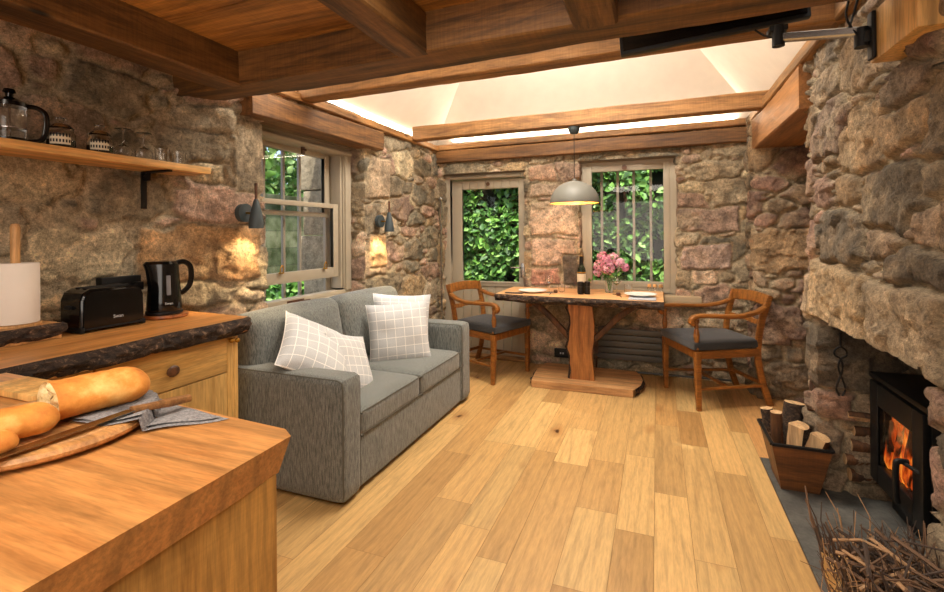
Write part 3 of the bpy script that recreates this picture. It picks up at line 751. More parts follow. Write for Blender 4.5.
m_ = MB(); m_.lohi((-1.98,4.752,.785),(-1.32,4.765,.80), .003); m_.build('glazing_bead', M['paint_in'], dl)
m_ = MB(); m_.lohi((-1.97,4.778,.79),(-1.33,4.782,1.79)); m_.build('pane', M['pane'], d1, smooth=False)
m_ = MB(); m_.lohi((-1.312,4.745,.85),(-1.282,4.76,1.0), .005); m_.tube([(-1.297,4.75,.955),(-1.297,4.70,.955),(-1.31,4.69,.955),(-1.40,4.69,.955)], .009, 8); m_.cyl((-1.297,4.75,.885),(-1.297,4.742,.885), .007, 8); m_.build('door_handle', M['chrome'], dl)
m_ = MB(); m_.cyl((-2.08,4.715,1.905),(-1.30,4.715,1.905), .02, 12); m_.build('roller_blind', M['paint'], d1)
m_ = MB(); m_.cyl((-1.66,4.752,1.83),(-1.66,4.73,1.83), .016, 12, .02); m_.build('blind_catch', M['walnut'], d1)
m_ = MB(); m_.lohi((-2.2,4.66,0),(-1.2,4.95,.025), .005); m_.build('threshold', M['railX'], d1)

# ------------------------------------------------------------------ outside
m_ = MB(); m_.lohi((-9,-2,-.4),(4,12,-.12)); struct('ground', m_, plain('garden_soil', (84,78,56), .95))
m_, _nt, _b = attr_mat('leaf_green', .5, 20, .1, var=(.8,1.15)); _b.inputs['Subsurface Weight'].default_value = .0
M['leaf'] = m_
def leaf_cloud(name, mat, n, pos_fn, size, cols, label, cat, parent=None, seed=1, facing=None, group=None):
    rs = np.random.RandomState(seed); P = pos_fn(rs, n); n = len(P)
    u = rs.normal(size=(n,3)); 
    if facing is not None: u = u*.75 + np.array(facing)
    u /= np.linalg.norm(u, axis=1)[:,None]          # leaf normal
    t = rs.normal(size=(n,3)); t -= (t*u).sum(1)[:,None]*u; t /= np.linalg.norm(t, axis=1)[:,None]; b = np.cross(u, t)
    s = size*rs.uniform(.6,1.25,(n,1)); a = P; w_ = .34
    v = np.stack([a-t*s*.5, a-t*s*.12+b*s*w_+u*s*.09, a+t*s*.22+b*s*w_*.8+u*s*.08, a+t*s*.55-u*s*.08, a+t*s*.22-b*s*w_*.8+u*s*.08, a-t*s*.12-b*s*w_+u*s*.09], 1)
    F = []
    base = np.arange(n)*6
    q1 = np.stack([base, base+1, base+2, base+3], 1); q2 = np.stack([base, base+3, base+4, base+5], 1)
    c = np.array([lin(x) for x in cols])[rs.randint(0,len(cols),n)]*rs.uniform(.7,1.25,(n,1)); c = np.repeat(c, 6, 0)
    o = npmesh(name, v.reshape(-1,3), np.concatenate([q1, q2]), mat, parent, c, smooth=False)
    if parent is None: setprops(o, label, cat, group)
    return o
GREENS = [(70,120,40),(96,146,54),(120,168,70),(60,104,36),(140,184,90),(84,130,60)]
def hedge_pos(x0, x1, z0, z1, y, dep):
    def f(rs, n):
        x = rs.uniform(x0,x1,n); z = rs.uniform(z0,z1,n)
        d = dep*(.5+.5*vnoise(x*2.3, z*2.3, s=4)) + rs.exponential(.09, n)
        k = vnoise(x*5, z*5, s=8) > -.62
        return np.stack([x, y+d, z], 1)[k]
    return f
hedge = thing('garden_hedge', 'wall of leafy green climber seen through the glazed door and the barred window', 'hedge', (-.8,6.1,-.12))
leaf_cloud('foliage', M['leaf'], 17000, hedge_pos(-3.7,1.3,-.1,3.3,5.95,.35), .105, GREENS, '', '', hedge, 3, facing=(0,-.75,.55))
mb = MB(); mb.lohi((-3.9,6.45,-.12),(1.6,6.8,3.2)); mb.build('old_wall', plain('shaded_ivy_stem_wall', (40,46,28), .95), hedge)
for i in range(9):
    x = -3.3+i*.5; mb = MB(); mb.tube(bez([(x,6.42,-.12),(x+.1,6.36,.9),(x-.08,6.38,1.8),(x+.12,6.38,2.9)], 5), .022, 6); mb.build('stem', M['brace'], hedge)
side = thing('garden_wall', 'mossy green-grey garden wall seen through the sash window', 'wall', (-4.6,5.2,-.12))
gm, nt, b = newmat('mossy_masonry'); v, src = coords(nt, rnd=False)
br = nd(nt, 'ShaderNodeTexBrick'); br.inputs['Scale'].default_value = 2.2; br.inputs['Mortar Size'].default_value = .015
mp = nd(nt, 'ShaderNodeMapping'); mp.inputs['Rotation'].default_value = (R(90),0,R(90)); nt.links.new(src, mp.inputs[0]); nt.links.new(mp.outputs[0], br.inputs['Vector'])
br.inputs['Color1'].default_value = (*lin((148,148,112)),1); br.inputs['Color2'].default_value = (*lin((116,124,88)),1); br.inputs['Mortar'].default_value = (*lin((110,112,84)),1)
c = mixc(nt, br.outputs['Color'], ramp(nt, noise(nt, src, 5, 5), [(.35, lin((140,150,100))), (.65, (1,1,1))]), 1, 'MULTIPLY'); nt.links.new(c, b.inputs['Base Color']); b.inputs['Roughness'].default_value = .95
mb = MB(); mb.lohi((-4.9,3.2,-.12),(-4.6,9.5,1.75), .02); mb.build('masonry', gm, side)
mb = MB(); mb.lohi((-4.95,3.2,1.75),(-4.55,9.5,1.83), .015); mb.build('coping', gm, side)
def bush_pos(c, r):
    def f(rs, n):
        d = rs.normal(size=(n,3)); d /= np.linalg.norm(d, axis=1)[:,None]; q = rs.uniform(.6,1,(n,1))
        return np.array(c)+d*np.array(r)*q*(1+.25*vnoise(d[:,0]*2+c[0], d[:,1]*2, d[:,2]*2)[:,None])
    return f
def bush(name, c, r, n, size, label, cat='shrub', seed=1, cols=GREENS):
    t = thing(name, label, cat, (c[0], c[1], -.12))
    leaf_cloud('foliage', M['leaf'], n, bush_pos(c, r), size, cols, '', '', t, seed, facing=(.3,-.3,.5))
    mb = MB(); mb.tube([(c[0],c[1],-.12),(c[0]+.03,c[1],c[2])], .035, 7); mb.build('stem', M['brace'], t)
bush('leafy_tree', (-5.6,5.6,2.7), (1.0,2.0,1.2), 6500, .13, 'bright green tree above the garden wall through the sash window', 'tree', 5, [(120,170,70),(150,194,96),(96,146,54),(170,206,120)])
bush('garden_shrub', (-4.0,4.35,.35), (.45,.75,.5), 3000, .09, 'low green shrub seen under the raised lower sash', 'shrub', 6)
# outside reveal of the sash window in pale dressed stone
mb = MB()
z = -.12; k = 0
for hh in (.36,.34,.42,.30,.38,.33,.24):
    mb.lohi((-2.80-.03*(k%2),3.24,z+.004),(-2.435,3.55,z+hh-.004), .012, 2); z += hh; k += 1
def grit():
    m, nt, b = newmat('pale_dressed_stone'); v, src = coords(nt, rnd=False); f = noise(nt, src, 12, 6, .7); g = noise(nt, src, 90, 3, .7)
    c = ramp(nt, f, [(.35, lin((120,108,84))), (.6, lin((176,160,130)))]); c = mixc(nt, c, ramp(nt, g, [(.35,.75),(.65,1.15)]), 1, 'MULTIPLY')
    nt.links.new(c, b.inputs['Base Color']); b.inputs['Roughness'].default_value = .9; bump(nt, b, f, .8, .02); return m
o = mb.build('wall_outer_reveal', grit()); o['kind'] = 'structure'

# ------------------------------------------------------------------ soft shapes
def softbox(mb, lo, hi, r=.03, puff=(0,0,0), n=10, mat=None, nz=0.0):
    c = [(a+b)/2 for a, b in zip(lo, hi)]; h = [abs(b-a)/2 for a, b in zip(lo, hi)]; r = min(r, min(h)*.98)
    t = bmesh.new(); bmesh.ops.create_cube(t, size=2); bmesh.ops.subdivide_edges(t, edges=t.edges[:], cuts=n, use_grid_fill=True); t.verts.index_update(); vv = []
    for v in t.verts:
        q = [math.copysign(abs(x)**.8, x)*hh for x, hh in zip(v.co, h)]
        inn = [max(-(hh-r), min(hh-r, x)) for x, hh in zip(q, h)]; d = V(q)-V(inn)
        p = V(inn)+ (d.normalized()*r if d.length > 1e-6 else V((0,0,0)))
        for ax in range(3):
            if puff[ax] and abs(abs(q[ax])-h[ax]) < 1e-6:
                o1, o2 = [i for i in range(3) if i != ax]
                p[ax] += puff[ax]*math.copysign(1, q[ax])*math.cos(q[o1]/h[o1]*PI/2)**.7*max(0,math.cos(q[o2]/h[o2]*PI/2))**.7
        if mat is not None: p = mat @ p
        vv.append(p+V(c))
    mb.add(vv, [[v.index for v in f.verts] for f in t.faces]); t.free(); return mb
def pillow(name, parent, mat, size, thick, mw, seed=0, sag=0.0):
    n = 22; vv = []; uv = []; ff = []
    for side_ in (1,-1):
        for i in range(n+1):
            for j in range(n+1):
                u, v = i/n*2-1, j/n*2-1
                pin = 1-.07*(1-abs(u)**2)*abs(v)**3-.0; pin2 = 1-.07*(1-abs(v)**2)*abs(u)**3
                prof = ((1-abs(u)**2.4)*(1-abs(v)**2.4))**.55
                wr = .012*float(vnoise([u*2.1+seed*3],[v*2.1],[side_], seed)[0])*prof + .03*prof*sag*(v+1)
                p = V((u*size/2*pin2, side_*(thick/2*prof)+wr, v*size/2*pin)); 
                if v < 0: p.y += side_*thick*.08*prof*(-v)
                vv.append(mw @ p); uv.append(((u+1)/2, (v+1)/2))
    k = (n+1)**2
    for s_ in (0,1):
        for i in range(n):
            for j in range(n):
                q = [s_*k+i*(n+1)+j, s_*k+(i+1)*(n+1)+j, s_*k+(i+1)*(n+1)+j+1, s_*k+i*(n+1)+j+1]
                ff.append(q if s_ else q[::-1])
    me = bpy.data.meshes.new(name); me.from_pydata([tuple(v) for v in vv], [], ff); ul = me.uv_layers.new(name='UVMap')
    for l in me.loops: ul.data[l.index].uv = uv[l.vertex_index]
    return finish(name, me, mat, parent, 180)
def mat_from(loc, right, up):
    x = V(right).normalized(); z = V(up); z = (z-x*z.dot(x)).normalized(); y = z.cross(x)
    m = Matrix((x, y, z)).transposed().to_4x4(); m.translation = V(loc); return m

# ------------------------------------------------------------------ sofa
sofa = thing('sofa', 'grey tweed two seater sofa below the sash window', 'sofa', (-1.78,2.68,0))
mb = MB(); mb.lohi((-2.12,1.90,.03),(-1.43,3.47,.27), .01); mb.build('base', M['sofa'], sofa)
mb = MB(); softbox(mb, (-1.46,2.02,.025),(-1.40,3.34,.285), .015, (0,0,0), 6); mb.build('front_panel', M['sofa'], sofa)
for y0, y1 in ((1.86,2.02),(3.335,3.50)):
    mb = MB(); softbox(mb, (-2.14,y0,.02),(-1.385,y1,.615), .03, (0,0,.004), 12); a_ = mb.build('arm', M['sofa'], sofa)
    mb = MB()
    for yy in (y0+.012, y1-.012): mb.tube([(-2.1,yy,.606),(-1.42,yy,.606),(-1.396,yy,.595),(-1.392,yy,.56),(-1.392,yy,.05)], .0045, 6)
    mb.build('piping', M['piping'], a_)
for y0, y1 in ((2.022,2.68),(2.68,3.333)):
    mb = MB(); softbox(mb, (-2.02,y0,.272),(-1.395,y1,.418), .035, (0,0,.018), 12); s_ = mb.build('seat_cushion', M['sofa'], sofa)
    mb = MB()
    for zz in (.289,.402): mb.tube(bez([(-1.9,y0+.006,zz),(-1.43,y0+.008,zz),(-1.402,y0+.03,zz),(-1.399,(y0+y1)/2,zz),(-1.402,y1-.03,zz),(-1.43,y1-.008,zz),(-1.9,y1-.006,zz)], 4), .004, 6)
    mb.build('piping', M['piping'], s_)
tl = Matrix.Rotation(R(-9),4,'Y')
for y0, y1 in ((1.90,2.695),(2.697,3.47)):
    mb = MB(); softbox(mb, (-2.17,y0,.40),(-1.97,y1,.875), .07, (.03,0,.012), 12, tl.to_3x3()); bc = mb.build('back_cushion', M['sofa'], sofa)
mb = MB(); mb.lohi((-2.175,1.89,.03),(-2.12,3.48,.80), .02, 3); mb.build('back_frame', M['sofa'], sofa)
for x, y in ((-2.08,1.95),(-1.46,1.95),(-2.08,3.42),(-1.46,3.42)):
    mb = MB(); mb.lohi((x-.02,y-.02,0),(x+.02,y+.02,.03)); mb.build('leg', M['blackm'], sofa)

def cushion(label, size, thick, loc, right, up, seed, sag=0):
    o = pillow('cushion', None, M['check'], size, thick, mat_from((0,0,0), right, up), seed, sag); o.location = loc
    setprops(o, label, 'cushion', 'checked scatter cushions on the sofa')
cushion('white checked cushion in front of its pair at the far end of the sofa', .44, .15, (-1.72,2.965,.60), (.80,.58,.05), (-.22,.12,1), 2)
cushion('white checked cushion half hidden behind the other at the far arm', .44, .13, (-1.80,3.14,.635), (.80,.58,-.06), (-.22,.05,1), 3)
cushion('large checked cushion lying tilted over the near sofa arm', .42, .15, (-1.76,2.13,.665), (.50,.66,-.46), (-.62,.30,.62), 4)
cushion('smaller checked cushion on the seat behind the large tilted one', .38, .10, (-1.665,2.315,.55), (.02,.95,-.30), (-.42,.12,.95), 5)

# ------------------------------------------------------------------ armchairs
def make_chair(label):
    t = thing('armchair', label, 'chair', (0,0,0), 0, 'old open wooden armchairs at the dining table')
    sq = rrect(.036,.036,.006)
    for s in (1,-1):
        mb = MB(); mb.sweep([(.245,s*.265,0),(.25,s*.262,.22),(.25,s*.258,.43)], rrect(.042,.042,.006), (1,0,0), [.78,.95,1.05]); mb.build('front_leg', M['chair'], t)
        mb = MB(); mb.sweep(bez([(-.335,s*.205,0),(-.275,s*.205,.18),(-.24,s*.205,.36),(-.245,s*.21,.51),(-.272,s*.215,.66),(-.325,s*.22,.825)], 5), rrect(.045,.028,.006), (0,1,0)); mb.build('back_leg', M['chair'], t)
        mb = MB(); mb.lathe((.255,s*.258,0), [(.016,.44),(.022,.45),(.018,.475),(.013,.49),(.019,.52),(.022,.55),(.016,.585),(.012,.60),(.018,.61),(.014,.63),(.02,.655),(.02,.668)], 14); mb.build('arm_support', M['chair'], t)
        mb = MB(); mb.sweep(bez([(-.282,s*.222,.735),(-.20,s*.24,.705),(-.06,s*.27,.685),(.12,s*.275,.69),(.235,s*.268,.692),(.285,s*.262,.675),(.297,s*.26,.645),(.28,s*.26,.628)], 5), rrect(.03,.05,.01), (0,1,0)); mb.build('armrest', M['chair'], t)
        mb = MB(); mb.bar((.25,s*.258,.155),(-.275,s*.205,.155), .028,.02, bev=.003); mb.build('stretcher', M['chair'], t)
        mb = MB(); mb.bar((.25,s*.258,.405),(-.245,s*.207,.405), .06,.028, (0,1,0), .004); mb.build('seat_rail', M['chair'], t)
    mb = MB(); mb.bar((.25,-.25,.405),(.25,.25,.405), .03,.06, bev=.004); mb.build('seat_rail', M['chair'], t)
    mb = MB(); mb.bar((-.245,-.2,.405),(-.245,.2,.405), .03,.06, bev=.004); mb.build('seat_rail', M['chair'], t)
    mb = MB(); mb.bar((0,-.235,.155),(0,.235,.155), .028,.02, bev=.003); mb.build('stretcher', M['chair'], t)
    mb = MB(); mb.bar((-.272,-.2,.17),(-.272,.2,.17), .02,.028, bev=.003); mb.build('stretcher', M['chair'], t)
    mb = MB(); mb.sweep(bez([(-.312,-.235,.785),(-.332,-.1,.795),(-.337,0,.798),(-.332,.1,.795),(-.312,.235,.785)], 5), rrect(.085,.022,.006), (1,0,.2)); mb.build('top_rail', M['chair'], t)
    mb = MB(); mb.sweep(bez([(-.260,-.21,.625),(-.28,-.1,.618),(-.285,-.04,.625),(-.285,.04,.625),(-.28,.1,.618),(-.260,.21,.625)], 5), rrect(.04,.016,.004), (1,0,.2)); mb.build('middle_rail', M['chair'], t)
    mb = MB(); softbox(mb, (-.25,-.25,.435),(.285,.25,.502), .018, (0,0,.012), 12)
    for v in mb.bm.verts: v.co.y *= 1.0+.12*(v.co.x+.0)/.27
    mb.build('seat_pad', M['seatpad'], t); return t
ch = make_chair('wooden armchair with dark grey seat pad left of the table by the glazed door')
def set_chair(o, fr, bk, label=None):
    fr, bk = V(fr), V(bk); d = fr-bk; o.rotation_euler = (0,0,math.atan2(d.y, d.x)); c = fr-d.normalized()*.25; o.location = (c.x, c.y, 0)
    if label: o['label'] = label
ch2 = copy_tree(ch)
set_chair(ch, (-1.235,4.13), (-1.72,4.30))
set_chair(ch2, (.165,4.07), (.64,4.28), 'wooden armchair with dark grey seat pad right of the table by the stone alcove')

# ------------------------------------------------------------------ dining table
tb = thing('dining_table', 'live edge slab table on a single timber post and plank base', 'table', (-.6,4.25,0))
def live_slab(x0, x1, yf, yb, z1, th, seed, amp=.02):
    """slab outline with wavy front/back; returns top-poly"""
    n = 40; F = []; B = []
    for i in range(n+1):
        t = i/n; x = x0+(x1-x0)*t
        F.append((x, yf[0]*(1-t)+yf[1]*t + amp*float(vnoise([x*3.1],[seed+.5],s=seed)[0]) + amp*.3*float(vnoise([x*13],[seed+.5],s=seed)[0])))
        B.append((x, yb[0]*(1-t)+yb[1]*t + amp*.6*float(vnoise([x*3.1],[seed+9.5],s=seed)[0])))
    return F, B
F, B = live_slab(-1.335, .045, (3.965,3.865), (4.585,4.60), .775, .05, 3, .014)
mb = MB(); mb.prism(F+B[::-1], .725, .775); o = mb.build('tabletop', M['table_top'], tb)
def bark_strip(F, z0, z1, out, seed, name, parent, mat, k=9, lip=.006, bulge=.018):
    vv = []; n = len(F)
    FF = []
    for i in range(n-1):
        for q in range(4): FF.append(tuple(F[i][a]+(F[i+1][a]-F[i][a])*q/4 for a in (0,1)))
    FF.append(F[-1]); n = len(FF)
    for i, p in enumerate(FF):
        for j in range(k+1):
            t = j/k; z = z1+.001-(z1-z0+.004)*t; o_ = bulge*math.sin(PI*min(1,t*1.0+.08))+lip
            o_ += .014*float(vnoise([p[0]*16+p[1]*16],[t*3.0],[seed])[0])+.008*float(vnoise([p[0]*50+p[1]*50],[t*7],[seed])[0])
            if j == 0: o_ = .002
            if j == k: o_ = -.01
            vv.append((p[0]+out[0]*o_, p[1]+out[1]*o_, z + (.006*float(vnoise([p[0]*9+p[1]*9],[seed*1.0])[0]) if j == k else 0)))
    ff = [[i*(k+1)+j, (i+1)*(k+1)+j, (i+1)*(k+1)+j+1, i*(k+1)+j+1] for i in range(n-1) for j in range(k)]
    mb = MB(); mb.add(vv, ff); return mb.build(name, mat, parent, 60)
bark_strip(F, .715, .775, (0,-1), 5, 'bark_edge', tb, M['bark'])
bark_strip(B, .72, .775, (0,1), 8, 'bark_edge', tb, M['bark'])
mb = MB(); pts = [(-.695,4.09,.06),(-.70,4.09,.25),(-.69,4.085,.45),(-.695,4.09,.60),(-.70,4.09,.726)]
n = 10; vv = []
for i in range(n+1):
    z = .06+.666*i/n; wl = .012*math.sin(i*1.1)+.008*math.sin(i*2.7); wr = .010*math.sin(i*.9+2)
    vv += [(-.705+wl,4.085,z),(-.505+wr,4.085,z),(-.515+wr,4.20,z),(-.70+wl*1.3,4.20,z)]
mb.add(vv, [[i*4+j, i*4+(j+1)%4, (i+1)*4+(j+1)%4, (i+1)*4+j] for i in range(n) for j in range(4)]+[[0,1,2,3],[n*4,n*4+1,n*4+2,n*4+3]]); mb.build('post', M['post'], tb)
bl = [(-.708+.012*math.sin(i*1.1), .06+.066*i) for i in range(11)]
mb = MB(); vv = []
for i in range(11):
    z = .06+.0666*i; xx = -.705+.012*math.sin(i*1.1)+.008*math.sin(i*2.7)
    vv += [(xx,4.083,z),(xx-.02-.008*math.sin(i*2.3),4.11,z),(xx-.022-.008*math.sin(i*1.7),4.16,z),(xx,4.20,z)]
mb.add(vv, [[i*4+j, i*4+j+1, (i+1)*4+j+1, (i+1)*4+j] for i in range(10) for j in range(3)]); mb.build('bark_edge', M['bark'], tb)
for s in (-1,1):
    x0 = -.71 if s < 0 else -.50
    mb = MB(); mb.sweep(bez([(x0,4.14,.40),(x0+s*.10,4.14,.50),(x0+s*.20,4.14,.60),(x0+s*.36,4.14,.728)], 4), rrect(.05,.055,.014), (0,1,0)); mb.build('brace', M['brace'], tb)
F, B = live_slab(-.985, -.185, (3.925,3.945), (4.53,4.50), .06, .06, 6, .01)
mb = MB(); mb.prism([(-1.0,3.93)]+F+[(-.17,3.99),(-.13,4.10),(-.12,4.25),(-.15,4.42)]+B[::-1]+[(-1.0,4.5),(-1.04,4.4),(-1.03,4.2),(-1.01,4.0)], .003, .06); mb.build('base_plank', M['plinth'], tb)
bark_strip([(-.17,3.96),(-.13,4.10),(-.12,4.25),(-.15,4.42)], .004, .06, (1,0), 4, 'bark_edge', tb, M['bark'], lip=.002, bulge=.012)
bark_strip([(-1.0,3.95),(-1.02,4.1),(-1.03,4.25),(-1.02,4.45)], .004, .06, (-1,0), 4, 'bark_edge', tb, M['bark'], lip=.002, bulge=.012)

# ------------------------------------------------------------------ pendant and wall lamps
pd = thing('pendant_lamp', 'grey dome pendant lamp hanging over the dining table', 'lamp', (-.645,4.06,2.2))
mb = MB(); mb.lathe((-.645,4.04,0), [(.0,2.135),(.028,2.14),(.045,2.16),(.05,2.185),(.05,2.2)], 20); mb.build('ceiling_rose', M['lampgrey'], pd)
mb = MB(); mb.tube([(-.645,4.04,2.14),(-.645,4.04,1.745)], .003, 6); mb.build('cord', M['blackm'], pd)
prof = [(.012,1.76),(.018,1.745)]+[(.205*math.sin(R(a)), 1.558+.185*math.cos(R(a))) for a in (5,11,18,28,38,48,58,68,78,86,90)]
mb = MB(); mb.shell((-.645,4.04,0), prof, 40); mb.build('shade', M['pend'], pd)
mb = MB(); mb.shell((-.645,4.04,0), [(r*.975, z-.003) for r, z in prof[2:]], 40); mb.build('shade_lining', M['pend_in'], pd)
mb = MB(); mb.ball((-.645,4.04,1.64), .03, 2); mb.build('bulb', M['lens'], pd)
light('pendant_light', 'POINT', (-.645,4.04,1.60), (0,0,0), 9, (1,.80,.54), shadow_soft_size=.03)
def wall_lamp(label, x, y, z):
    t = thing('wall_lamp', label, 'lamp', (x,y,z), 0, 'grey wall spotlights beside the sash window')
    mb = MB(); mb.cyl((x-.02,y,z),(x+.012,y,z), .052, 24); mb.build('back_plate', M['lampgrey'], t)
    mb = MB(); mb.cyl((x+.01,y,z),(x+.075,y,z-.005), .006, 8); mb.build('arm', M['brass'], t)
    mb = MB(); mb.shell((x+.085,y,0), [(.010,z+.075),(.016,z+.06),(.026,z+.02),(.034,z-.02),(.040,z-.06),(.040,z-.088),(.036,z-.088),(.034,z-.06),(.028,z-.02)], 24); mb.build('shade', M['lampgrey'], t)
    mb = MB(); mb.lathe((x+.085,y,0), [(.007,z+.07),(.009,z+.16),(.008,z+.165)], 12); mb.build('handle', M['walnut'], t)
    mb = MB(); mb.cyl((x+.085,y,z-.078),(x+.085,y,z-.082), .028, 16); mb.build('bulb', M['lens'], t)
    light('wall_lamp_light', 'SPOT', (x+.085,y,z-.095), (0,R(22),0), 12, (1,.74,.42), spot_size=R(95), spot_blend=.6, shadow_soft_size=.02)
wall_lamp('grey cone wall lamp on the stone pier nearer the kitchen', -2.175, 2.04, 1.43)
wall_lamp('grey cone wall lamp on the stones right of the sash window', -2.165, 3.44, 1.415)

# ------------------------------------------------------------------ kitchen run along the left wall
cb = thing('base_cabinet', 'pale ash kitchen base unit with drawers under the bark-edged worktop', 'cabinet', (-2.15,.7,0))
mb = MB(); mb.lohi((-2.40,-.6,.08),(-1.935,1.72,.828)); mb.lohi((-2.36,-.6,0),(-1.97,1.70,.08)); mb.build('body', M['cabz'], cb)
mb = MB(); mb.lohi((-1.935,1.685,.06),(-1.912,1.722,.828), .002); mb.lohi((-2.42,1.722,.0),(-1.91,1.745,.828), .002); mb.build('end_panel', M['cabz'], cb)
for y0, y1 in ((1.115,1.683),(.54,1.108),(-.03,.533)):
    mb = MB(); mb.lohi((-1.935,y0,.655),(-1.912,y1,.822), .002); dr = mb.build('drawer', M['cab'], cb)
    mb = MB(); mb.tube([(-1.912,(y0+y1)/2,.735),(-1.895,(y0+y1)/2,.735)], .016, 12, [.7,1]); mb.ball((-1.892,(y0+y1)/2,.735), .026, 2, (.35,1.15,.95)); mb.build('knob', M['walnut'], dr)
    mb = MB(); mb.lohi((-1.935,y0,.10),(-1.912,y1,.650), .002); mb.build('cupboard_door', M['cabz'], cb)
mb = MB(); mb.ball((-1.90,1.70,.80), .013, 2); mb.ball((-1.88,1.715,.80), .012, 2)
mb.tube([(-1.91,1.69,.80),(-1.88,1.715,.80)], .006, 8); mb.build('hook', M['brass'], cb)
wt = thing('kitchen_worktop', 'thick timber worktop with a rough bark edge along the stone wall', 'worktop', (-2.13,.7,.83))
n = 60; F = [(-1.872+.014*float(vnoise([i*.14],[3.3],s=2)[0])+.008*float(vnoise([i*.5],[7.3],s=2)[0]), -.6+2.38*i/n) for i in range(n+1)]
F[-1] = (-1.89, 1.79)
mb = MB(); mb.prism([(-2.44,-.6)]+F+[(-2.44,1.83)], .832, .90); mb.build('slab', M['counter_top'], wt)
bark_strip(F, .828, .90, (1,0), 12, 'bark_edge', wt, M['bark'], k=12, lip=.004, bulge=.02)
# log slab that carries the paper roll
t = thing('log_slab', 'thick half-log slab with bark edge under the paper towel roll', 'board', (-2.29,1.05,.9))
FL = [(-2.205+.006*math.sin(i*.9), .78+.385*i/14) for i in range(15)]
mb = MB(); mb.prism([(-2.38,.78)]+FL+[(-2.385,1.17)], .902, .962); mb.build('slab', M['board'], t)
bark_strip(FL+[(-2.225,1.178),(-2.30,1.185)], .902, .962, (.85,.35), 14, 'bark_edge', t, M['bark'], lip=.004, bulge=.014)
t = thing('paper_towel_holder', 'paper towel roll on a wooden stand at the left edge of the worktop', 'paper towel', (-2.29,1.06,.962))
mb = MB(); mb.lathe((-2.29,1.06,0), [(.075,.963),(.075,.972),(.013,.973),(.0155,1.34),(.012,1.352),(0,1.355)], 24); mb.build('stand', M['dowel'], t)
mb = MB(); mb.lathe((-2.29,1.06,0), [(.02,.974),(.068,.974),(.070,.978),(.0705,1.09),(.070,1.198),(.068,1.202),(.022,1.202)], 48); mb.build('paper_roll', M['paper'], t)
# toaster
t = thing('toaster', 'long glossy black toaster beside the paper towel roll', 'toaster', (-2.275,1.36,.9))
mb = MB(); mb.prism([(y, z) for y, z in ((1.235,.912),(1.485,.912),(1.493,.93),(1.49,1.04),(1.478,1.068),(1.45,1.082),(1.27,1.082),(1.242,1.066),(1.23,1.035),(1.229,.93))], -2.345, -2.20, 'X')
bmesh.ops.bevel(mb.bm, geom=[e_ for e_ in mb.bm.edges if abs(e_.verts[0].co.x-e_.verts[1].co.x) < 1e-6], offset=.012, segments=3, affect='EDGES'); mb.build('body', M['black'], t)
mb = MB(); mb.lohi((-2.31,1.27,1.079),(-2.288,1.45,1.086), .002); mb.lohi((-2.262,1.27,1.079),(-2.24,1.45,1.086), .002); mb.build('slot', M['blackm'], t)
mb = MB(); mb.lohi((-2.35,1.228,.903),(-2.196,1.245,.925), .004); mb.lohi((-2.35,1.475,.903),(-2.196,1.492,.925), .004); mb.lohi((-2.20,1.245,.913),(-2.192,1.475,.921), .002); mb.build('base_trim', M['blackm'], t)
mb = MB(); mb.lohi((-2.29,1.215,1.0),(-2.255,1.232,1.015), .004); mb.build('lever', M['blackm'], t)
yz = Matrix(((0,0,1),(1,0,0),(0,1,0))).to_4x4()
text_mesh('Swan', .02, M['logo'], t, Matrix.Translation((-2.1985,1.375,.955)) @ yz)
t = thing('wall_socket', 'black double wall socket behind the toaster', 'socket', (-2.40,1.52,1.05))
mb = MB(); mb.lohi((-2.43,1.42,1.025),(-2.385,1.60,1.11), .004); mb.build('plate', M['blackm'], t)
mb = MB(); mb.lohi((-2.388,1.55,1.04),(-2.35,1.59,1.08), .005); mb.tube(bez([(-2.36,1.57,1.045),(-2.35,1.575,1.0),(-2.36,1.56,.93),(-2.37,1.54,.905)], 5), .004, 6); mb.build('plug', M['blackm'], t)
# kettle
t = thing('round_wooden_board', 'thin round slice of wood under the black kettle', 'board', (-2.275,1.645,.9))
mb = MB(); mb.lathe((-2.275,1.645,0), [(.094,.902),(.098,.908),(.096,.918),(0,.9185)], 32); mb.build('slice', M['kettle_board'], t)
t = thing('kettle', 'glossy black electric kettle on a round wooden board', 'kettle', (-2.275,1.645,.919))
kx, ky = -2.278, 1.64
mb = MB(); mb.lathe((kx,ky,0), [(.078,.920),(.080,.926),(.079,.934),(.0,.935)], 36); mb.build('power_base', M['blackm'], t)
mb = MB(); prof_k = [(.074,.937),(.076,.945),(.074,.98),(.069,1.06),(.064,1.13),(.062,1.165),(.050,1.178),(.0,1.182)]; mb.lathe((kx,ky,0), prof_k, 40)
dsp = V((-.35,-.93,0))
for v in mb.bm.verts:
    q = V((v.co.x-kx, v.co.y-ky, 0)); k_ = sm(np.array(v.co.z), 1.09, 1.17)
    if q.length > .01:
        c_ = max(0, q.normalized().dot(dsp)); v.co += dsp*float(k_)*.03*c_**6
mb.build('body', M['black'], t)
hd = V((.35,.93,0)); p = lambda d, z: (kx+hd.x*d, ky+hd.y*d, z)
mb = MB(); mb.sweep(bez([p(.052,1.165),p(.085,1.172),p(.115,1.15),p(.122,1.10),p(.112,1.05),p(.085,1.02),p(.068,1.015)], 5), rrect(.026,.016,.006), (.93,-.35,0)); mb.build('handle', M['black'], t)
vd = V((.93,-.36,0)).normalized()
mb = MB(); mb.bar((kx+vd.x*.074,ky+vd.y*.074,1.015),(kx+vd.x*.067,ky+vd.y*.067,1.11), .018,.006,(vd.x,vd.y,0), .002); mb.build('water_gauge', plain('smoky_gauge', (120,120,124), .3), t)
text_mesh('Swan', .017, M['logo'], t, Matrix.Translation((kx+vd.x*.0765,ky+vd.y*.0765,.975)) @ Matrix(((.36,0,.93),(.93,0,-.36),(0,1,0))).to_4x4())
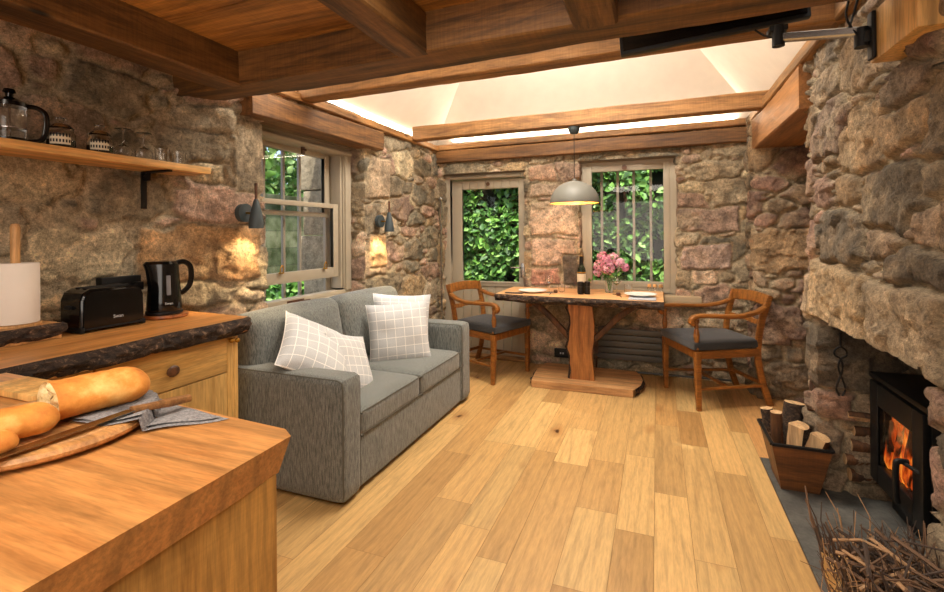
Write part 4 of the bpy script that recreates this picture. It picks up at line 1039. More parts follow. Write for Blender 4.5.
# shelf
t = thing('wall_shelf', 'long pine shelf on black brackets high on the kitchen wall', 'shelf', (-2.31,1.0,1.63))
mb = MB(); mb.lohi((-2.43,-.4,1.628),(-2.20,1.845,1.662), .002); mb.build('board', M['shelf'], t)
for y in (1.63,.96,.25):
    mb = MB(); mb.lohi((-2.41,y-.014,1.44),(-2.404,y+.014,1.626), .001); mb.lohi((-2.41,y-.014,1.618),(-2.22,y+.014,1.626), .001); mb.tube([(-2.405,y,1.60),(-2.37,y,1.62)], .006, 6)
    mb.lohi((-2.404,y-.003,1.58),(-2.36,y+.003,1.62)); mb.build('bracket', M['blackm'], t)
SH = 1.6625
t = thing('cafetiere', 'glass cafetiere with black lid and handle at the left end of the shelf', 'cafetiere', (-2.28,1.07,SH))
cx, cy = -2.29, 1.045
mb = MB(); mb.shell((cx,cy,0), [(.048,SH+.012),(.05,SH+.02),(.05,SH+.14)], 32); mb.build('beaker', M['glass'], t)
mb = MB(); mb.lathe((cx,cy,0), [(.053,SH+.001),(.054,SH+.014),(.047,SH+.015)], 28); mb.build('base_ring', M['black'], t)
mb = MB(); mb.lathe((cx,cy,0), [(.053,SH+.135),(.053,SH+.15),(.03,SH+.165),(.012,SH+.172),(.012,SH+.185),(.02,SH+.19),(.016,SH+.202),(0,SH+.204)], 28); mb.build('lid', M['black'], t)
mb = MB(); q = lambda d, z: (cx+.35*d, cy+.93*d, SH+z); mb.sweep(bez([q(.05,.145),q(.08,.143),(q(.105,.12)),q(.105,.06),q(.09,.02),q(.05,.008)], 5), rrect(.018,.010,.004), (.93,-.35,0)); mb.build('handle', M['black'], t)
mb = MB(); mb.cyl((cx,cy,SH+.015),(cx,cy,SH+.14), .003, 6); mb.cyl((cx,cy,SH+.05),(cx,cy,SH+.054), .046, 24); mb.build('plunger', M['chrome'], t)
def glass_jar(label, x, y, r, h):
    t = thing('glass_jar', label, 'jar', (x,y,SH), 0, 'lidded glass jars on the shelf')
    mb = MB(); mb.shell((x,y,0), [(.002,SH+.003),(r*.94,SH+.003),(r,SH+.012),(r,SH+h*.72),(r*.86,SH+h*.85),(r*.84,SH+h)], 30); mb.build('body', M['glass'], t)
    mb = MB(); mb.shell((x,y,0), [(r*.86,SH+h),(r*.9,SH+h+.005),(r*.6,SH+h+.018),(.008,SH+h+.024),(.008,SH+h+.03),(.018,SH+h+.037),(.019,SH+h+.045),(.012,SH+h+.052),(.001,SH+h+.054)], 24); mb.build('lid', M['glass'], t)
    mb = MB(); mb.lathe((x,y,0), [(r*.9,SH+.006),(r*.93,SH+.014),(r*.93,SH+h*.42),(0,SH+h*.43)], 24); mb.build('filling', M['coffee'], t)
    mb = MB(); vv = []
    for j in range(13):
        a = R(-75+85*j/12); vv += [(x+(r+.001)*math.cos(a), y+(r+.001)*math.sin(a), SH+.012),(x+(r+.001)*math.cos(a), y+(r+.001)*math.sin(a), SH+h*.62)]
    mb.add(vv, [[2*i,2*i+2,2*i+3,2*i+1] for i in range(12)]); mb.build('label', M['label'], t)
    mb = MB()
    for j in range(7):
        a = R(-68+72*j/6); c_, s_ = math.cos(a), math.sin(a)
        for z_, hh in ((.02,.012),(.042,.014)): mb.box((x+(r+.0018)*c_, y+(r+.0018)*s_, SH+z_+hh/2), (.0008,.0055,hh), a)
    mb.build('label_print', M['printblack'], t)
glass_jar('glass storage jar next to the cafetiere, left of its twin', -2.265, 1.20, .047, .078)
glass_jar('glass storage jar on the shelf next to the upturned wine glasses', -2.265, 1.345, .047, .078)
def wine_glass(label, x, y, z, up=True, hgt=.17, group=None, parent=None):
    t = thing('wine_glass', label, 'wine glass', (x,y,z), 0, group)
    pf = [(.032,0),(.033,.002),(.006,.006),(.0035,.02),(.0035,hgt*.5),(.008,hgt*.54),(.026,hgt*.62),(.036,hgt*.74),(.034,hgt*.88),(.029,hgt)]
    inn = [(.0275,hgt),(.0325,hgt*.88),(.0345,hgt*.74),(.0245,hgt*.63),(.002,hgt*.57)]
    f_ = (lambda q: q) if up else (lambda q: hgt-q)
    mb = MB(); mb.shell((x,y,0), [(r, z+f_(q)) for r, q in pf[4:]+inn], 24); bo = mb.build('bowl', M['glass'], t)
    mb = MB(); mb.shell((x,y,0), [(r, z+f_(q)) for r, q in [(.001,0.0005)]+pf[:5]], 24); mb.build('stem', M['glass'], t)
wine_glass('upturned wine glass on the shelf nearest the glass jars', -2.27, 1.445, SH, False, .13, 'upturned wine glasses on the shelf')
wine_glass('upturned wine glass on the shelf nearest the tumblers', -2.25, 1.525, SH, False, .125, 'upturned wine glasses on the shelf')
def tumbler(label, x, y, z, r=.032, h=.07, group=None):
    mb = MB(); mb.shell((x,y,0), [(.001,z+.001),(r*.86,z+.001),(r,z+h),(r-.002,z+h),(r*.86-.003,z+.006),(.001,z+.006)], 24); o = mb.build('tumbler', M['glass']); setprops(o, label, 'tumbler', group)
tumbler('small glass tumbler on the shelf, left one of the pair', -2.28, 1.635, SH, group='tumblers at the right end of the shelf')
tumbler('small glass tumbler on the shelf, right one nearest the shelf end', -2.28, 1.725, SH, group='tumblers at the right end of the shelf')

# ------------------------------------------------------------------ island in the foreground
isl = thing('kitchen_island', 'timber kitchen island with thick live edge top in the foreground', 'island', (-1.3,.1,0))
pts_top = [(-1.8,-.95),(-.640,-.95),(-.668,.2),(-.680,.62),(-.684,.752),(-.72,.775),(-.85,.783),(-1.1,.802),(-1.4,.80),(-1.8,.81)]
pts_bot = [(-1.8,-.95),(-.655,-.95),(-.680,.2),(-.693,.62),(-.700,.735),(-.73,.742),(-.85,.75),(-1.1,.765),(-1.4,.765),(-1.8,.78)]
n = len(pts_top); mb = MB(); mb.add([(x,y,.832) for x, y in pts_bot]+[(x,y,.90) for x, y in pts_top], [list(range(n))[::-1], list(range(n,2*n))]+[[i,(i+1)%n,n+(i+1)%n,n+i] for i in range(n)])
mb.build('worktop', M['island_top'], isl, 20)
bark_strip([(-.722,.745),(-.76,.764),(-.85,.775),(-1.1,.79),(-1.4,.79),(-1.8,.80)], .838, .898, (.0,1), 9, 'bark_edge', isl, M['bark'], lip=.001, bulge=.007)
mb = MB(); mb.lohi((-1.78,-.95,0),(-.697,.727,.834), .003); mb.build('body', M['island_side'], isl)
# round board, bread, knife, tea towel
t = thing('bread_board', 'round wooden bread board with grooved rim under the loaf', 'board', (-1.14,.575,.9))
bx_, by_ = -1.165, .575
mb = MB(); mb.lathe((bx_,by_,0), [(.183,.907),(.19,.912),(.191,.918),(.186,.925),(.180,.927),(.166,.927),(.163,.9235),(.158,.927),(0,.927)], 64); mb.build('disc', M['board'], t)
def tw_h(u, v):
    x = u; y = v; d = math.hypot(x-bx_, y-by_); base = .9015
    if d < .20: base = .9015+.0275*float(sm(np.array(.31-d), 0, .11))
    return base+.002+.0012*math.sin(x*40+y*13)
mb = MB(); nu, nv = 44, 34; C4 = [V((-1.16,.60)), V((-1.02,.60)), V((-.872,.768)), V((-1.14,.798))]
for lay in range(2):
    vv = []
    for i in range(nu+1):
        for j in range(nv+1):
            a, b = i/nu, j/nv; q = (C4[0]*(1-a)+C4[1]*a)*(1-b)+(C4[3]*(1-a)+C4[2]*a)*b
            vv.append((q.x+.004*math.sin(b*9), q.y+.004*math.sin(a*8), tw_h(q.x, q.y)+.004*lay+.0015*math.sin(a*11+b*7)))
    mb.add(vv, [[i*(nv+1)+j,(i+1)*(nv+1)+j,(i+1)*(nv+1)+j+1,i*(nv+1)+j+1] for i in range(nu) for j in range(nv)])
    C4 = [C4[0]+V((.0,.0)), C4[1]+V((-.012,.004)), C4[2]+V((-.02,-.004)), C4[3]+V((0,-.004))]
tw = thing('tea_towel', 'folded grey striped tea towel on the island beneath the knife', 'towel', (-1.0,.70,.9))
mb.build('cloth', M['towel'], tw)
mb = MB()
for q in range(4):
    vv = []
    for i in range(13):
        a = i/12; x = -1.105+.085*a+.004*q; y = .625+.045*a+.010*q
        z = tw_h(x, y)+.0085; vv += [(x,y,z),(x+.001,y+.003,z)]
    mb.add(vv, [[2*i,2*i+2,2*i+3,2*i+1] for i in range(12)])
mb.build('stripe', M['printblack'], tw)
def loaf(name, label, A, B, r0, mats, cut0=False, cut1=False, flat=.78, seed=0):
    A, B = V(A), V(B); t = (B-A).normalized(); x = V((0,0,1)).cross(t).normalized(); z = t.cross(x); n = 36; k = 32; vv = []; L = (B-A).length
    for i in range(n+1):
        a = i/n; rr = r0
        if not cut0: rr *= min(1, (1-(1-min(1,a/.30))**2.2))**.6 if a < .30 else 1
        if not cut1: rr *= (1-(1-min(1,(1-a)/.30))**2.2)**.6 if a > .70 else 1
        rr = max(rr, .0005)
        for j in range(k):
            an = 2*PI*j/k; c, s_ = math.cos(an), math.sin(an); q = rr*(1+.06*float(vnoise([a*5+seed],[c*1.2],[s_*1.2], seed)[0])+.02*float(vnoise([a*20+seed],[c*4],[s_*4], seed)[0]))
            h = s_*q*flat
            if s_ < 0: h *= .75
            vv.append(A+(B-A)*a+x*c*q+V((0,0,1))*h)
    mb = MB(); mb.add(vv, [[i*k+j,i*k+(j+1)%k,(i+1)*k+(j+1)%k,(i+1)*k+j] for i in range(n) for j in range(k)]+([] if cut0 else [list(range(k))[::-1]])+([] if cut1 else [[n*k+j for j in range(k)]]))
    th = thing(name, label, 'bread', tuple(A)); mb.build('crust', M['crust'], th)
    for f_, i0, dr in ((cut0,0,-1),(cut1,n,1)):
        if f_:
            ring = [V(vv[i0*k+j]) for j in range(k)]; c = sum(ring, V())/k; pts = list(ring); fc = []
            for q_ in range(1,9):
                for j in range(k):
                    p_ = ring[j]+(c-ring[j])*q_/9; rough_ = .006*float(vnoise([p_.x*90],[p_.y*90],[p_.z*90],4)[0])-.010*max(0, float(vnoise([p_.x*38],[p_.y*38],[p_.z*38],6)[0])); pts.append(p_+t*dr*rough_*1.4)
            pts.append(c); m_i = len(pts)-1
            for q_ in range(8): fc += [[q_*k+j,q_*k+(j+1)%k,(q_+1)*k+(j+1)%k,(q_+1)*k+j] for j in range(k)]
            fc += [[8*k+j,8*k+(j+1)%k,m_i] for j in range(k)]
            mb = MB(); mb.add(pts, fc); mb.build('crumb', M['crumb'], th, 60)
loaf('bread_loaf', 'crusty long loaf with its cut end to the left on the board', (-1.135,.575,.966), (-1.105,.755,.964), .056, None, cut0=True, seed=2)
loaf('bread_piece', 'torn crusty piece of bread against the cut end of the loaf', (-1.12,.44,.958), (-1.085,.57,.954), .042, None, cut1=False, cut0=True, seed=5)
loaf('bread_piece', 'crust end piece of bread at the left picture edge, nearest the knife blade', (-1.075,.375,.948), (-1.05,.49,.944), .032, None, cut1=False, cut0=True, seed=8)
kn = thing('bread_knife', 'bread knife with wooden handle lying over the board and tea towel', 'knife', (-1.0,.6,.93))
ka, kb, kc = V((-1.000,.778,.930)), V((-1.025,.665,.937)), V((-1.02,.36,.934))
mb = MB(); mb.sweep([ka, ka*.7+kb*.3, ka*.35+kb*.65, kb], rrect(.022,.016,.006), (0,0,1), [.95,1.1,.9,.95]); mb.build('handle', M['knife_wood'], kn)
mb = MB(); d_ = (kc-kb).normalized(); sx = V((d_.y,-d_.x,0)).normalized(); mb.add([kb+sx*.010, kb-sx*.012, kc-sx*.008, kc+sx*.012, kb+sx*.010+V((0,0,.002)), kb-sx*.012+V((0,0,.002)), kc-sx*.008+V((0,0,.002)), kc+sx*.012+V((0,0,.002))], [(0,1,2,3),(7,6,5,4),(0,4,5,1),(1,5,6,2),(2,6,7,3),(3,7,4,0)]); mb.build('blade', M['steel'], kn)
o = MB(); o.lohi((-1.62,.68,.902),(-1.40,.775,.918), .003); o = o.build('chopping_board', M['block']); setprops(o, 'pale thin wooden board behind the bread at the left picture edge', 'board')

# ------------------------------------------------------------------ things on the table
TZ = .7765
wb = thing('wine_bottle', 'dark red wine bottle with a cream label on the dining table', 'bottle', (-.625,4.26,TZ))
bx, by = -.625, 4.265
mb = MB(); mb.lathe((bx,by,0), [(.036,TZ+.0),(.038,TZ+.006),(.038,TZ+.19),(.034,TZ+.215),(.018,TZ+.24),(.0145,TZ+.26),(.0145,TZ+.30),(.0,TZ+.30)], 28); mb.build('glass_body', M['bottle'], wb)
mb = MB(); mb.shell((bx,by,0), [(.0386,TZ+.095),(.0386,TZ+.17)], 28); mb.build('label', M['label'], wb)
mb = MB(); mb.shell((bx,by,0), [(.0387,TZ+.174),(.0387,TZ+.186)], 28); mb.build('label_band', M['gold'], wb)
mb = MB(); mb.lathe((bx,by,0), [(.0155,TZ+.235),(.0158,TZ+.30),(.016,TZ+.325),(.0,TZ+.327)], 20); mb.build('capsule', M['blackm'], wb)
mb = MB(); mb.lathe((bx,by,0), [(.0162,TZ+.322),(.0162,TZ+.33),(0,TZ+.331)], 20); mb.build('cork_top', M['gold'], wb)
for k, (x, y, l) in enumerate(((-.618,4.165,'black pepper mill in front of the wine bottle, left of the two'),(-.565,4.185,'black salt mill right of its twin in front of the wine bottle'))):
    t = thing('spice_mill', l, 'mill', (x,y,TZ), 0, 'black mills on the dining table')
    mb = MB(); mb.lathe((x,y,0), [(.023,TZ),(.025,TZ+.003),(.024,TZ+.062),(.022,TZ+.064)], 24); mb.build('body', M['blackm'], t)
    mb = MB(); mb.lathe((x,y,0), [(.0235,TZ+.066),(.0245,TZ+.07),(.0245,TZ+.104),(.02,TZ+.108),(0,TZ+.108)], 24); mb.build('cap', M['blackm'], t)
# flowers
vs_ = thing('flower_vase', 'glass jar of pink hydrangea flowers on the dining table', 'flowers', (-.385,4.36,TZ))
fx, fy = -.395, 4.34
mb = MB(); mb.shell((fx,fy,0), [(.001,TZ+.002),(.033,TZ+.002),(.036,TZ+.01),(.034,TZ+.09),(.031,TZ+.12),(.034,TZ+.13),(.032,TZ+.13),(.029,TZ+.12),(.032,TZ+.09),(.034,TZ+.012),(.001,TZ+.006)], 28); mb.build('vase', M['glass'], vs_)
mb = MB(); rs = random.Random(3)
heads = [(-.085,-.02,.235,.052),(-.03,-.03,.285,.055),(.035,.0,.30,.05),(-.06,.01,.32,.045),(.09,-.01,.262,.045),(.0,-.04,.215,.052),(-.10,.0,.18,.04),(.135,.0,.225,.034),(.02,.02,.245,.05)]
for (hx, hy, hz, hr) in heads: mb.tube(bez([(fx+hx*.05,fy,TZ+.02),(fx+hx*.25,fy,TZ+.11),(fx+hx,fy+hy,TZ+hz-hr*.5)], 4), .0028, 5)
mb.build('stem', plain('flower_stem_green', (96,140,60), .6), vs_)
m_, _nt, _b = attr_mat('petal', .7, 30, .05, var=(.92,1.08)); M['petal'] = m_
for hi, (hx, hy, hz, hr) in enumerate(heads):
    vv = []; ff = []; cc = []
    for q in range(46):
        d = V((rs.gauss(0,1), rs.gauss(0,1)-.5, rs.gauss(0,1)+.25)).normalized(); c = V((fx+hx, fy+hy, TZ+hz))+d*hr*rs.uniform(.82,1.08)
        u = d.cross(V((rs.gauss(0,1),rs.gauss(0,1),rs.gauss(0,1)))).normalized(); w_ = d.cross(u); base = V(random.choice([lin((226,150,176)),lin((240,186,204)),lin((206,120,156)),lin((236,170,196))]))*rs.uniform(.85,1.1)
        for e_ in range(4):
            an = e_*PI/2; a = u*math.cos(an)+w_*math.sin(an); b_ = w_*math.cos(an)-u*math.sin(an); s_ = .0125; n0 = len(vv)
            vv += [c, c+a*s_*.6+b_*s_*.5+d*.002, c+a*s_*1.15+d*.0, c+a*s_*.6-b_*s_*.5+d*.002]; ff.append((n0,n0+1,n0+2,n0+3)); cc += [tuple(base)]*4
    npmesh('bloom', [tuple(v) for v in vv], ff, M['petal'], vs_, np.array(cc), smooth=False)
rs2 = np.random.RandomState(4)
leaf_cloud('foliage', M['leaf'], 26, lambda r_, n: np.array([fx,fy,TZ+.17])+r_.normal(size=(n,3))*np.array([.055,.03,.035]), .05, GREENS, '', '', vs_, 8)
wine_glass('stemmed wine glass beside the vase at the right place setting', -.325, 4.22, TZ, True, .155, 'wine glasses on the dining table')
wine_glass('stemmed wine glass at the left place setting', -.90, 4.20, TZ, True, .155, 'wine glasses on the dining table')
tumbler('glass tumbler at the right place setting', -.235, 4.30, TZ, .034, .085, 'water tumblers on the table')
tumbler('glass tumbler at the left place setting', -.80, 4.26, TZ, .03, .07, 'water tumblers on the table')
def plate(label, x, y, z):
    mb = MB(); mb.lathe((x,y,0), [(.07,z),(.075,z+.003),(.125,z+.016),(.128,z+.019),(.120,z+.018),(.075,z+.008),(0,z+.007)], 48); o = mb.build('dinner_plate', M['ceramic']); setprops(o, label, 'plate', 'white plates on the dining table')
plate('white plate at the left place setting near the glazed door', -1.045, 4.18, TZ)
plate('white plate resting on a napkin at the right place setting', -.13, 4.14, TZ+.0075)
o = MB(); o.lohi((-.215,3.925,.7765),(-.01,4.10,.783), .002); o = o.build('folded_napkin', M['napkin']); setprops(o, 'folded blue-grey napkin under the right-hand plate', 'napkin')
o = MB(); o.lohi((-1.26,4.02,.7765),(-1.10,4.07,.783), .002); o = o.build('folded_napkin', plain('dark_napkin', (64,60,58), .9)); setprops(o, 'dark folded napkin left of the left-hand plate', 'napkin')
def spoon(name, label, x, y, ang, cat):
    t = thing(name, label, cat, (x,y,TZ), 0); d = V((math.cos(ang), math.sin(ang), 0)); c = V((x,y,TZ+.006))
    mb = MB(); mb.tube([c-d*.10, c-d*.02, c+d*.05], .0035, 6, [1.4,1,.9]); mb.build('handle', M['chrome'], t)
    mb = MB(); mb.ball(c+d*.07, .018, 2, (1.2,.9,.25)); mb.build('bowl' if name == 'spoon' else 'tines', M['chrome'], t)
spoon('spoon', 'steel spoon lying left of the right-hand plate', -.29, 4.12, R(100), 'spoon')
spoon('spoon', 'steel spoon lying right of the left-hand plate', -.865, 4.11, R(95), 'spoon')
for k, (x, y, l) in enumerate(((-.305,4.155,'small round wooden pot beside the right-hand spoon'),(-.84,4.19,'small brown pot beside the left-hand tumbler'))):
    mb = MB(); mb.lathe((x,y,0), [(.014,TZ),(.018,TZ+.006),(.019,TZ+.02),(.014,TZ+.026),(.0,TZ+.024)], 16); o = mb.build('small_pot', M['walnut']); setprops(o, l, 'pot')
# three little jars in a rack on the sill
t = thing('spice_jar_rack', 'small wooden rack with three little jars on the far window sill', 'rack', (-.02,4.62,.735))
mb = MB(); mb.lohi((-.095,4.60,.7365),(.055,4.655,.765), .003); mb.build('rack', M['board'], t)
for i in range(3):
    x = -.068+.048*i; mb = MB(); mb.lathe((x,4.627,0), [(.016,.766),(.018,.77),(.018,.80),(.014,.806)], 16); j_ = mb.build('jar', M['glass'], t)
    mb = MB(); mb.lathe((x,4.627,0), [(.0155,.806),(.017,.81),(.016,.83),(.01,.835),(0,.836)], 16); mb.build('lid', M['dowel'], j_)
mb = MB(); mb.lohi((-2.30,2.50,.8355),(-2.24,2.66,.85), .004); mb.lohi((-2.30,2.50,.85),(-2.295,2.66,.862), .001); mb.lohi((-2.245,2.50,.85),(-2.24,2.66,.862), .001)
o = mb.build('small_tray', M['walnut']); setprops(o, 'small dark wooden tray on the sash window sill behind the sofa', 'tray')

# ------------------------------------------------------------------ radiator, sockets, pipes, pole
rd = thing('radiator', 'dark grey flat panel radiator with horizontal bars under the barred window', 'radiator', (-.2,4.6,.1))
for i in range(5):
    mb = MB(); mb.lohi((-.52,4.565,.135+.058*i),(.075,4.585,.135+.058*i+.052), .004); mb.build('panel', M['rad'], rd)
mb = MB(); mb.lohi((-.50,4.585,.13),(-.465,4.635,.425), .003); mb.lohi((.02,4.585,.13),(.055,4.635,.425), .003); mb.build('upright', M['rad'], rd)
mb = MB(); mb.cyl((-.54,4.60,.14),(-.54,4.60,.0), .009, 8); mb.cyl((-.54,4.60,.14),(-.50,4.60,.14), .009, 8); mb.build('valve_pipe', M['chrome'], rd)
mb = MB(); mb.tube([(-.54,4.615,.02),(.35,4.615,.025),(.62,4.615,.025)], .009, 8); o = mb.build('heating_pipe', M['rad']); setprops(o, 'thin metal pipe along the floor below the radiator', 'pipe')
t = thing('wall_socket', 'black double socket low on the wall left of the table post', 'socket', (-.86,4.6,.12))
mb = MB(); mb.lohi((-.94,4.60,.10),(-.79,4.62,.185), .004); mb.build('plate', M['blackm'], t)
mb = MB(); mb.lohi((-.885,4.597,.135),(-.872,4.60,.15)); mb.lohi((-.86,4.597,.135),(-.847,4.60,.15)); mb.build('switch', M['logo'], t)
mb = MB(); mb.cyl((-2.145,4.60,.02),(-2.145,4.60,1.66), .011, 10); mb.ball((-2.145,4.60,1.68), .022, 2); o = mb.build('pole', M['chrome']); setprops(o, 'slim metal pole with dark knob standing left of the glazed door', 'pole')

# ------------------------------------------------------------------ stove and hearth things
st = thing('wood_stove', 'black wood burning stove with fire behind its glass door', 'stove', (1.13,2.58,0))
mb = MB(); mb.lohi((1.20,2.325,.10),(1.34,2.835,.60), .004); mb.lohi((.975,2.325,.10),(1.20,2.345,.60), .003); mb.lohi((.975,2.815,.10),(1.20,2.835,.60), .003); mb.lohi((.975,2.345,.10),(1.20,2.815,.19)); mb.lohi((.975,2.345,.57),(1.20,2.815,.60)); mb.build('body', M['stove'], st)
mb = MB(); mb.lohi((1.185,2.346,.19),(1.199,2.814,.57)); mb.lohi((1.0,2.346,.19),(1.185,2.365,.57)); mb.lohi((1.0,2.795,.19),(1.185,2.814,.57)); mb.build('fire_brick', plain('fire_brick', (150,110,80), .9), st)
light('stove_fire_light', 'POINT', (1.06,2.58,.36), (0,0,0), 5, (1,.42,.12), shadow_soft_size=.06)
mb = MB(); mb.lohi((.955,2.31,.60),(1.35,2.85,.622), .004); mb.build('top_plate', M['stove'], st)
mb = MB(); mb.lohi((1.02,2.37,.003),(1.30,2.79,.10), .003); mb.build('plinth', M['blackm'], st)
mb = MB(); rect_frame(mb, 'X', .962, 2.335, 2.825, .125, .59, .085, .026, .004, tt=.10, tb=.09); dr = mb.build('door', M['stove'], st)
mb = MB(); mb.lohi((.955,2.415,.21),(.958,2.745,.495)); mb.build('glass', M['pane'], dr, smooth=False)
mb = MB(); mb.sweep(bez([(.945,2.44,.36),(.915,2.44,.36),(.905,2.44,.34),(.905,2.44,.22),(.91,2.44,.19)], 4), rrect(.022,.022,.008), (0,1,0)); mb.tube([(.955,2.36,.35),(.93,2.44,.355)], .008, 8); mb.build('handle', M['blackm'], dr)
mb = MB(); mb.lathe((1.20,2.58,0), [(.075,.623),(.078,.64),(.072,.65),(.072,1.25)], 28); mb.build('flue_pipe', M['stove'], st)
mb = MB(); rect_frame(mb, 'X', .99, 2.40,2.76,.19,.51,.02,.03); mb.build('firebox_rim', M['blackm'], st)
fm, nt, b = newmat('burning_logs'); v, src = coords(nt, (1,1,.45)); f = noise(nt, v, 11, 4, .6, .8)
b.inputs['Base Color'].default_value = (.02,.01,.005,1); nt.links.new(ramp(nt, f, [(.42,(0,0,0)),(.52,(.55,.06,.004)),(.66,(1,.32,.03)),(.8,(1,.75,.25))]), b.inputs['Emission Color']); b.inputs['Emission Strength'].default_value = 1.3
for i, (y0, y1, z0, x) in enumerate(((2.42,2.76,.235,1.08),(2.44,2.74,.245,1.13),(2.46,2.70,.285,1.10))):
    mb = MB(); mb.tube([(x,y0,z0),(x,(y0+y1)/2,z0+.008),(x+.01,y1,z0+.01)], .03, 10); mb.build('burning_log', M['brace'], st)
rs = random.Random(9)
for i in range(22):
    y = 2.41+.016*i; h = rs.uniform(.14,.29); x = rs.uniform(.998,1.03); mb = MB(); mb.sweep(bez([(x,y,.21),(x,y+rs.uniform(-.02,.02),.21+h*.5),(x,y+rs.uniform(-.03,.03),.21+h)], 4), [(.010,.022),(-.010,.022),(-.010,-.022),(.010,-.022)], (1,0,0), [.8,1.3,1.3,1.1,1,.8,.5,.25,.05]); mb.build('flame', fm, st)
mb = MB(); mb.lohi((1.0,2.38,.19),(1.18,2.79,.205)); mb.build('ember_bed', M['ember'], st)

def log(label, a, b, r, split=True, cat='log', group=None, name='firewood_log', bark_m=None):
    """a split or round log from a to b with a bark side and sawn ends"""
    a, b = V(a), V(b); t = (b-a).normalized(); x = (V((0,0,1)) if abs(t.z) < .8 else V((1,0,0))).cross(t).normalized(); y = t.cross(x)
    o = thing(name, label, cat, tuple(a), 0, group); k = 14; rs = random.Random(hash(label) % 9999 if False else len(label)*7+int(r*1e4))
    n = 7
    def ringpts(i, poly): c = a+(b-a)*i/n; return [c+x*u*(1+.05*math.sin(i*1.3+u*60))+y*v*(1+.05*math.cos(i*1.7+v*50)) for u, v in poly]
    if split: arc = [(r*math.cos(R(q)), r*math.sin(R(q))) for q in range(20,161,14)]; face = [arc[-1], (-.15*r,-.55*r), (.1*r,-.6*r), arc[0]]
    else: arc = [(r*math.cos(2*PI*q/k)*(1+.06*math.sin(q*2.2)), r*math.sin(2*PI*q/k)) for q in range(k)]+[(r,0.0)]; face = None
    mb = MB(); m_ = len(arc); vv = []
    for i in range(n+1): vv += ringpts(i, arc)
    mb.add(vv, [[i*m_+j,i*m_+j+1,(i+1)*m_+j+1,(i+1)*m_+j] for i in range(n) for j in range(m_-1)]); mb.build('bark', bark_m or M['bark'], o)
    mb = MB(); full = arc+(face[1:-1] if face else [])
    if face:
        vv = []; mf = len(face)
        for i in range(n+1): vv += ringpts(i, face)
        mb.add(vv, [[i*mf+j,i*mf+j+1,(i+1)*mf+j+1,(i+1)*mf+j] for i in range(n) for j in range(mf-1)])
    for i in (0, n): mb.add(ringpts(i, full if split else full[:-1]), [list(range(len(full) if split else len(full)-1))])
    mb.build('cut_face', M['logcut'], o, 25); return o
ct = thing('log_crate', 'tapered brown wooden crate of firewood beside the hearth', 'crate', (.66,2.97,0))
def trough(mb, bot, top, z0, z1, th=.014, sides=(0,1,2,3)):
    (bx0,by0,bx1,by1), (tx0,ty0,tx1,ty1) = bot, top
    B = [(bx0,by0,z0),(bx1,by0,z0),(bx1,by1,z0),(bx0,by1,z0)]; T = [(tx0,ty0,z1),(tx1,ty0,z1),(tx1,ty1,z1),(tx0,ty1,z1)]
    cb_ = V(((bx0+bx1)/2,(by0+by1)/2,0))
    for i in sides:
        j = (i+1)%4; q = [V(B[i]),V(B[j]),V(T[j]),V(T[i])]; nrm = (q[1]-q[0]).cross(q[3]-q[0]).normalized()
        if nrm.dot(cb_-V((q[0].x,q[0].y,0))) < 0: nrm = -nrm
        mb.add([tuple(p) for p in q]+[tuple(p+nrm*th) for p in q], [(0,1,2,3),(7,6,5,4),(0,4,5,1),(1,5,6,2),(2,6,7,3),(3,7,4,0)])
BT, TP = (.575,2.80,.74,3.02), (.53,2.765,.785,3.10)
for i in range(4):
    mb = MB(); trough(mb, BT, TP, .012, .235, .014, (i,)); mb.build('side_board', M['crate'], ct)
mb = MB(); mb.lohi((BT[0],BT[1],.004),(BT[2],BT[3],.02)); mb.build('bottom_board', M['crate'], ct)
mb = MB(); tx0,ty0,tx1,ty1 = TP
for a, b in (((tx0,ty0),(tx1,ty0)),((tx1,ty0),(tx1,ty1)),((tx1,ty1),(tx0,ty1)),((tx0,ty1),(tx0,ty0))): mb.bar((*a,.236),(*b,.236), .016,.012)
mb.build('metal_rim', M['blackm'], ct)
G = 'firewood in the crate'
log('pale split log standing in the middle of the crate', (.645,2.905,.04),(.66,2.88,.31), .058, True, group=G)
log('dark bark log upright at the back of the crate', (.66,3.02,.04),(.69,3.05,.37), .048, False, group=G)
log('thin round log with a tan end at the left of the crate', (.60,2.96,.04),(.585,2.95,.34), .028, False, group=G, bark_m=M['brace'])
log('rough mossy log at the far left corner of the crate', (.60,3.02,.04),(.555,3.03,.33), .03, False, group=G)
log('split log leaning at the front right of the crate', (.68,2.87,.05),(.74,2.83,.285), .054, True, group=G, bark_m=M['brace'])
log('tall dark stick log leaning against the jamb behind the crate', (.735,2.97,.04),(.775,2.985,.52), .028, False, group=G, bark_m=M['brace'])
G = 'small logs stacked beside the stove'
for i, (a, b, r, sp, l) in enumerate((((.88,2.865,.10),(1.22,2.885,.10),.030,False,'lowest log of the small stack beside the stove'),((.86,2.86,.175),(1.22,2.88,.18),.026,False,'second log up in the small stack beside the stove'),((.885,2.87,.245),(1.2,2.885,.25),.030,False,'pale round log third up beside the stove'),((.90,2.875,.315),(1.2,2.89,.31),.024,False,'thin branch log near the top of the stack beside the stove'),((.87,2.865,.385),(1.2,2.885,.375),.028,True,'topmost log of the small stack beside the stove'))):
    log(l, a, b, r, sp, group=G, bark_m=M['brace'])
t = thing('fire_tongs', 'black iron fire tongs hanging on the inner jamb above the log crate', 'tongs', (.84,2.85,.78))
mb = MB(); mb.tube([(.84,2.845,.80),(.84,2.845,.73)], .005, 6); mb.build('hook', M['blackm'], t)
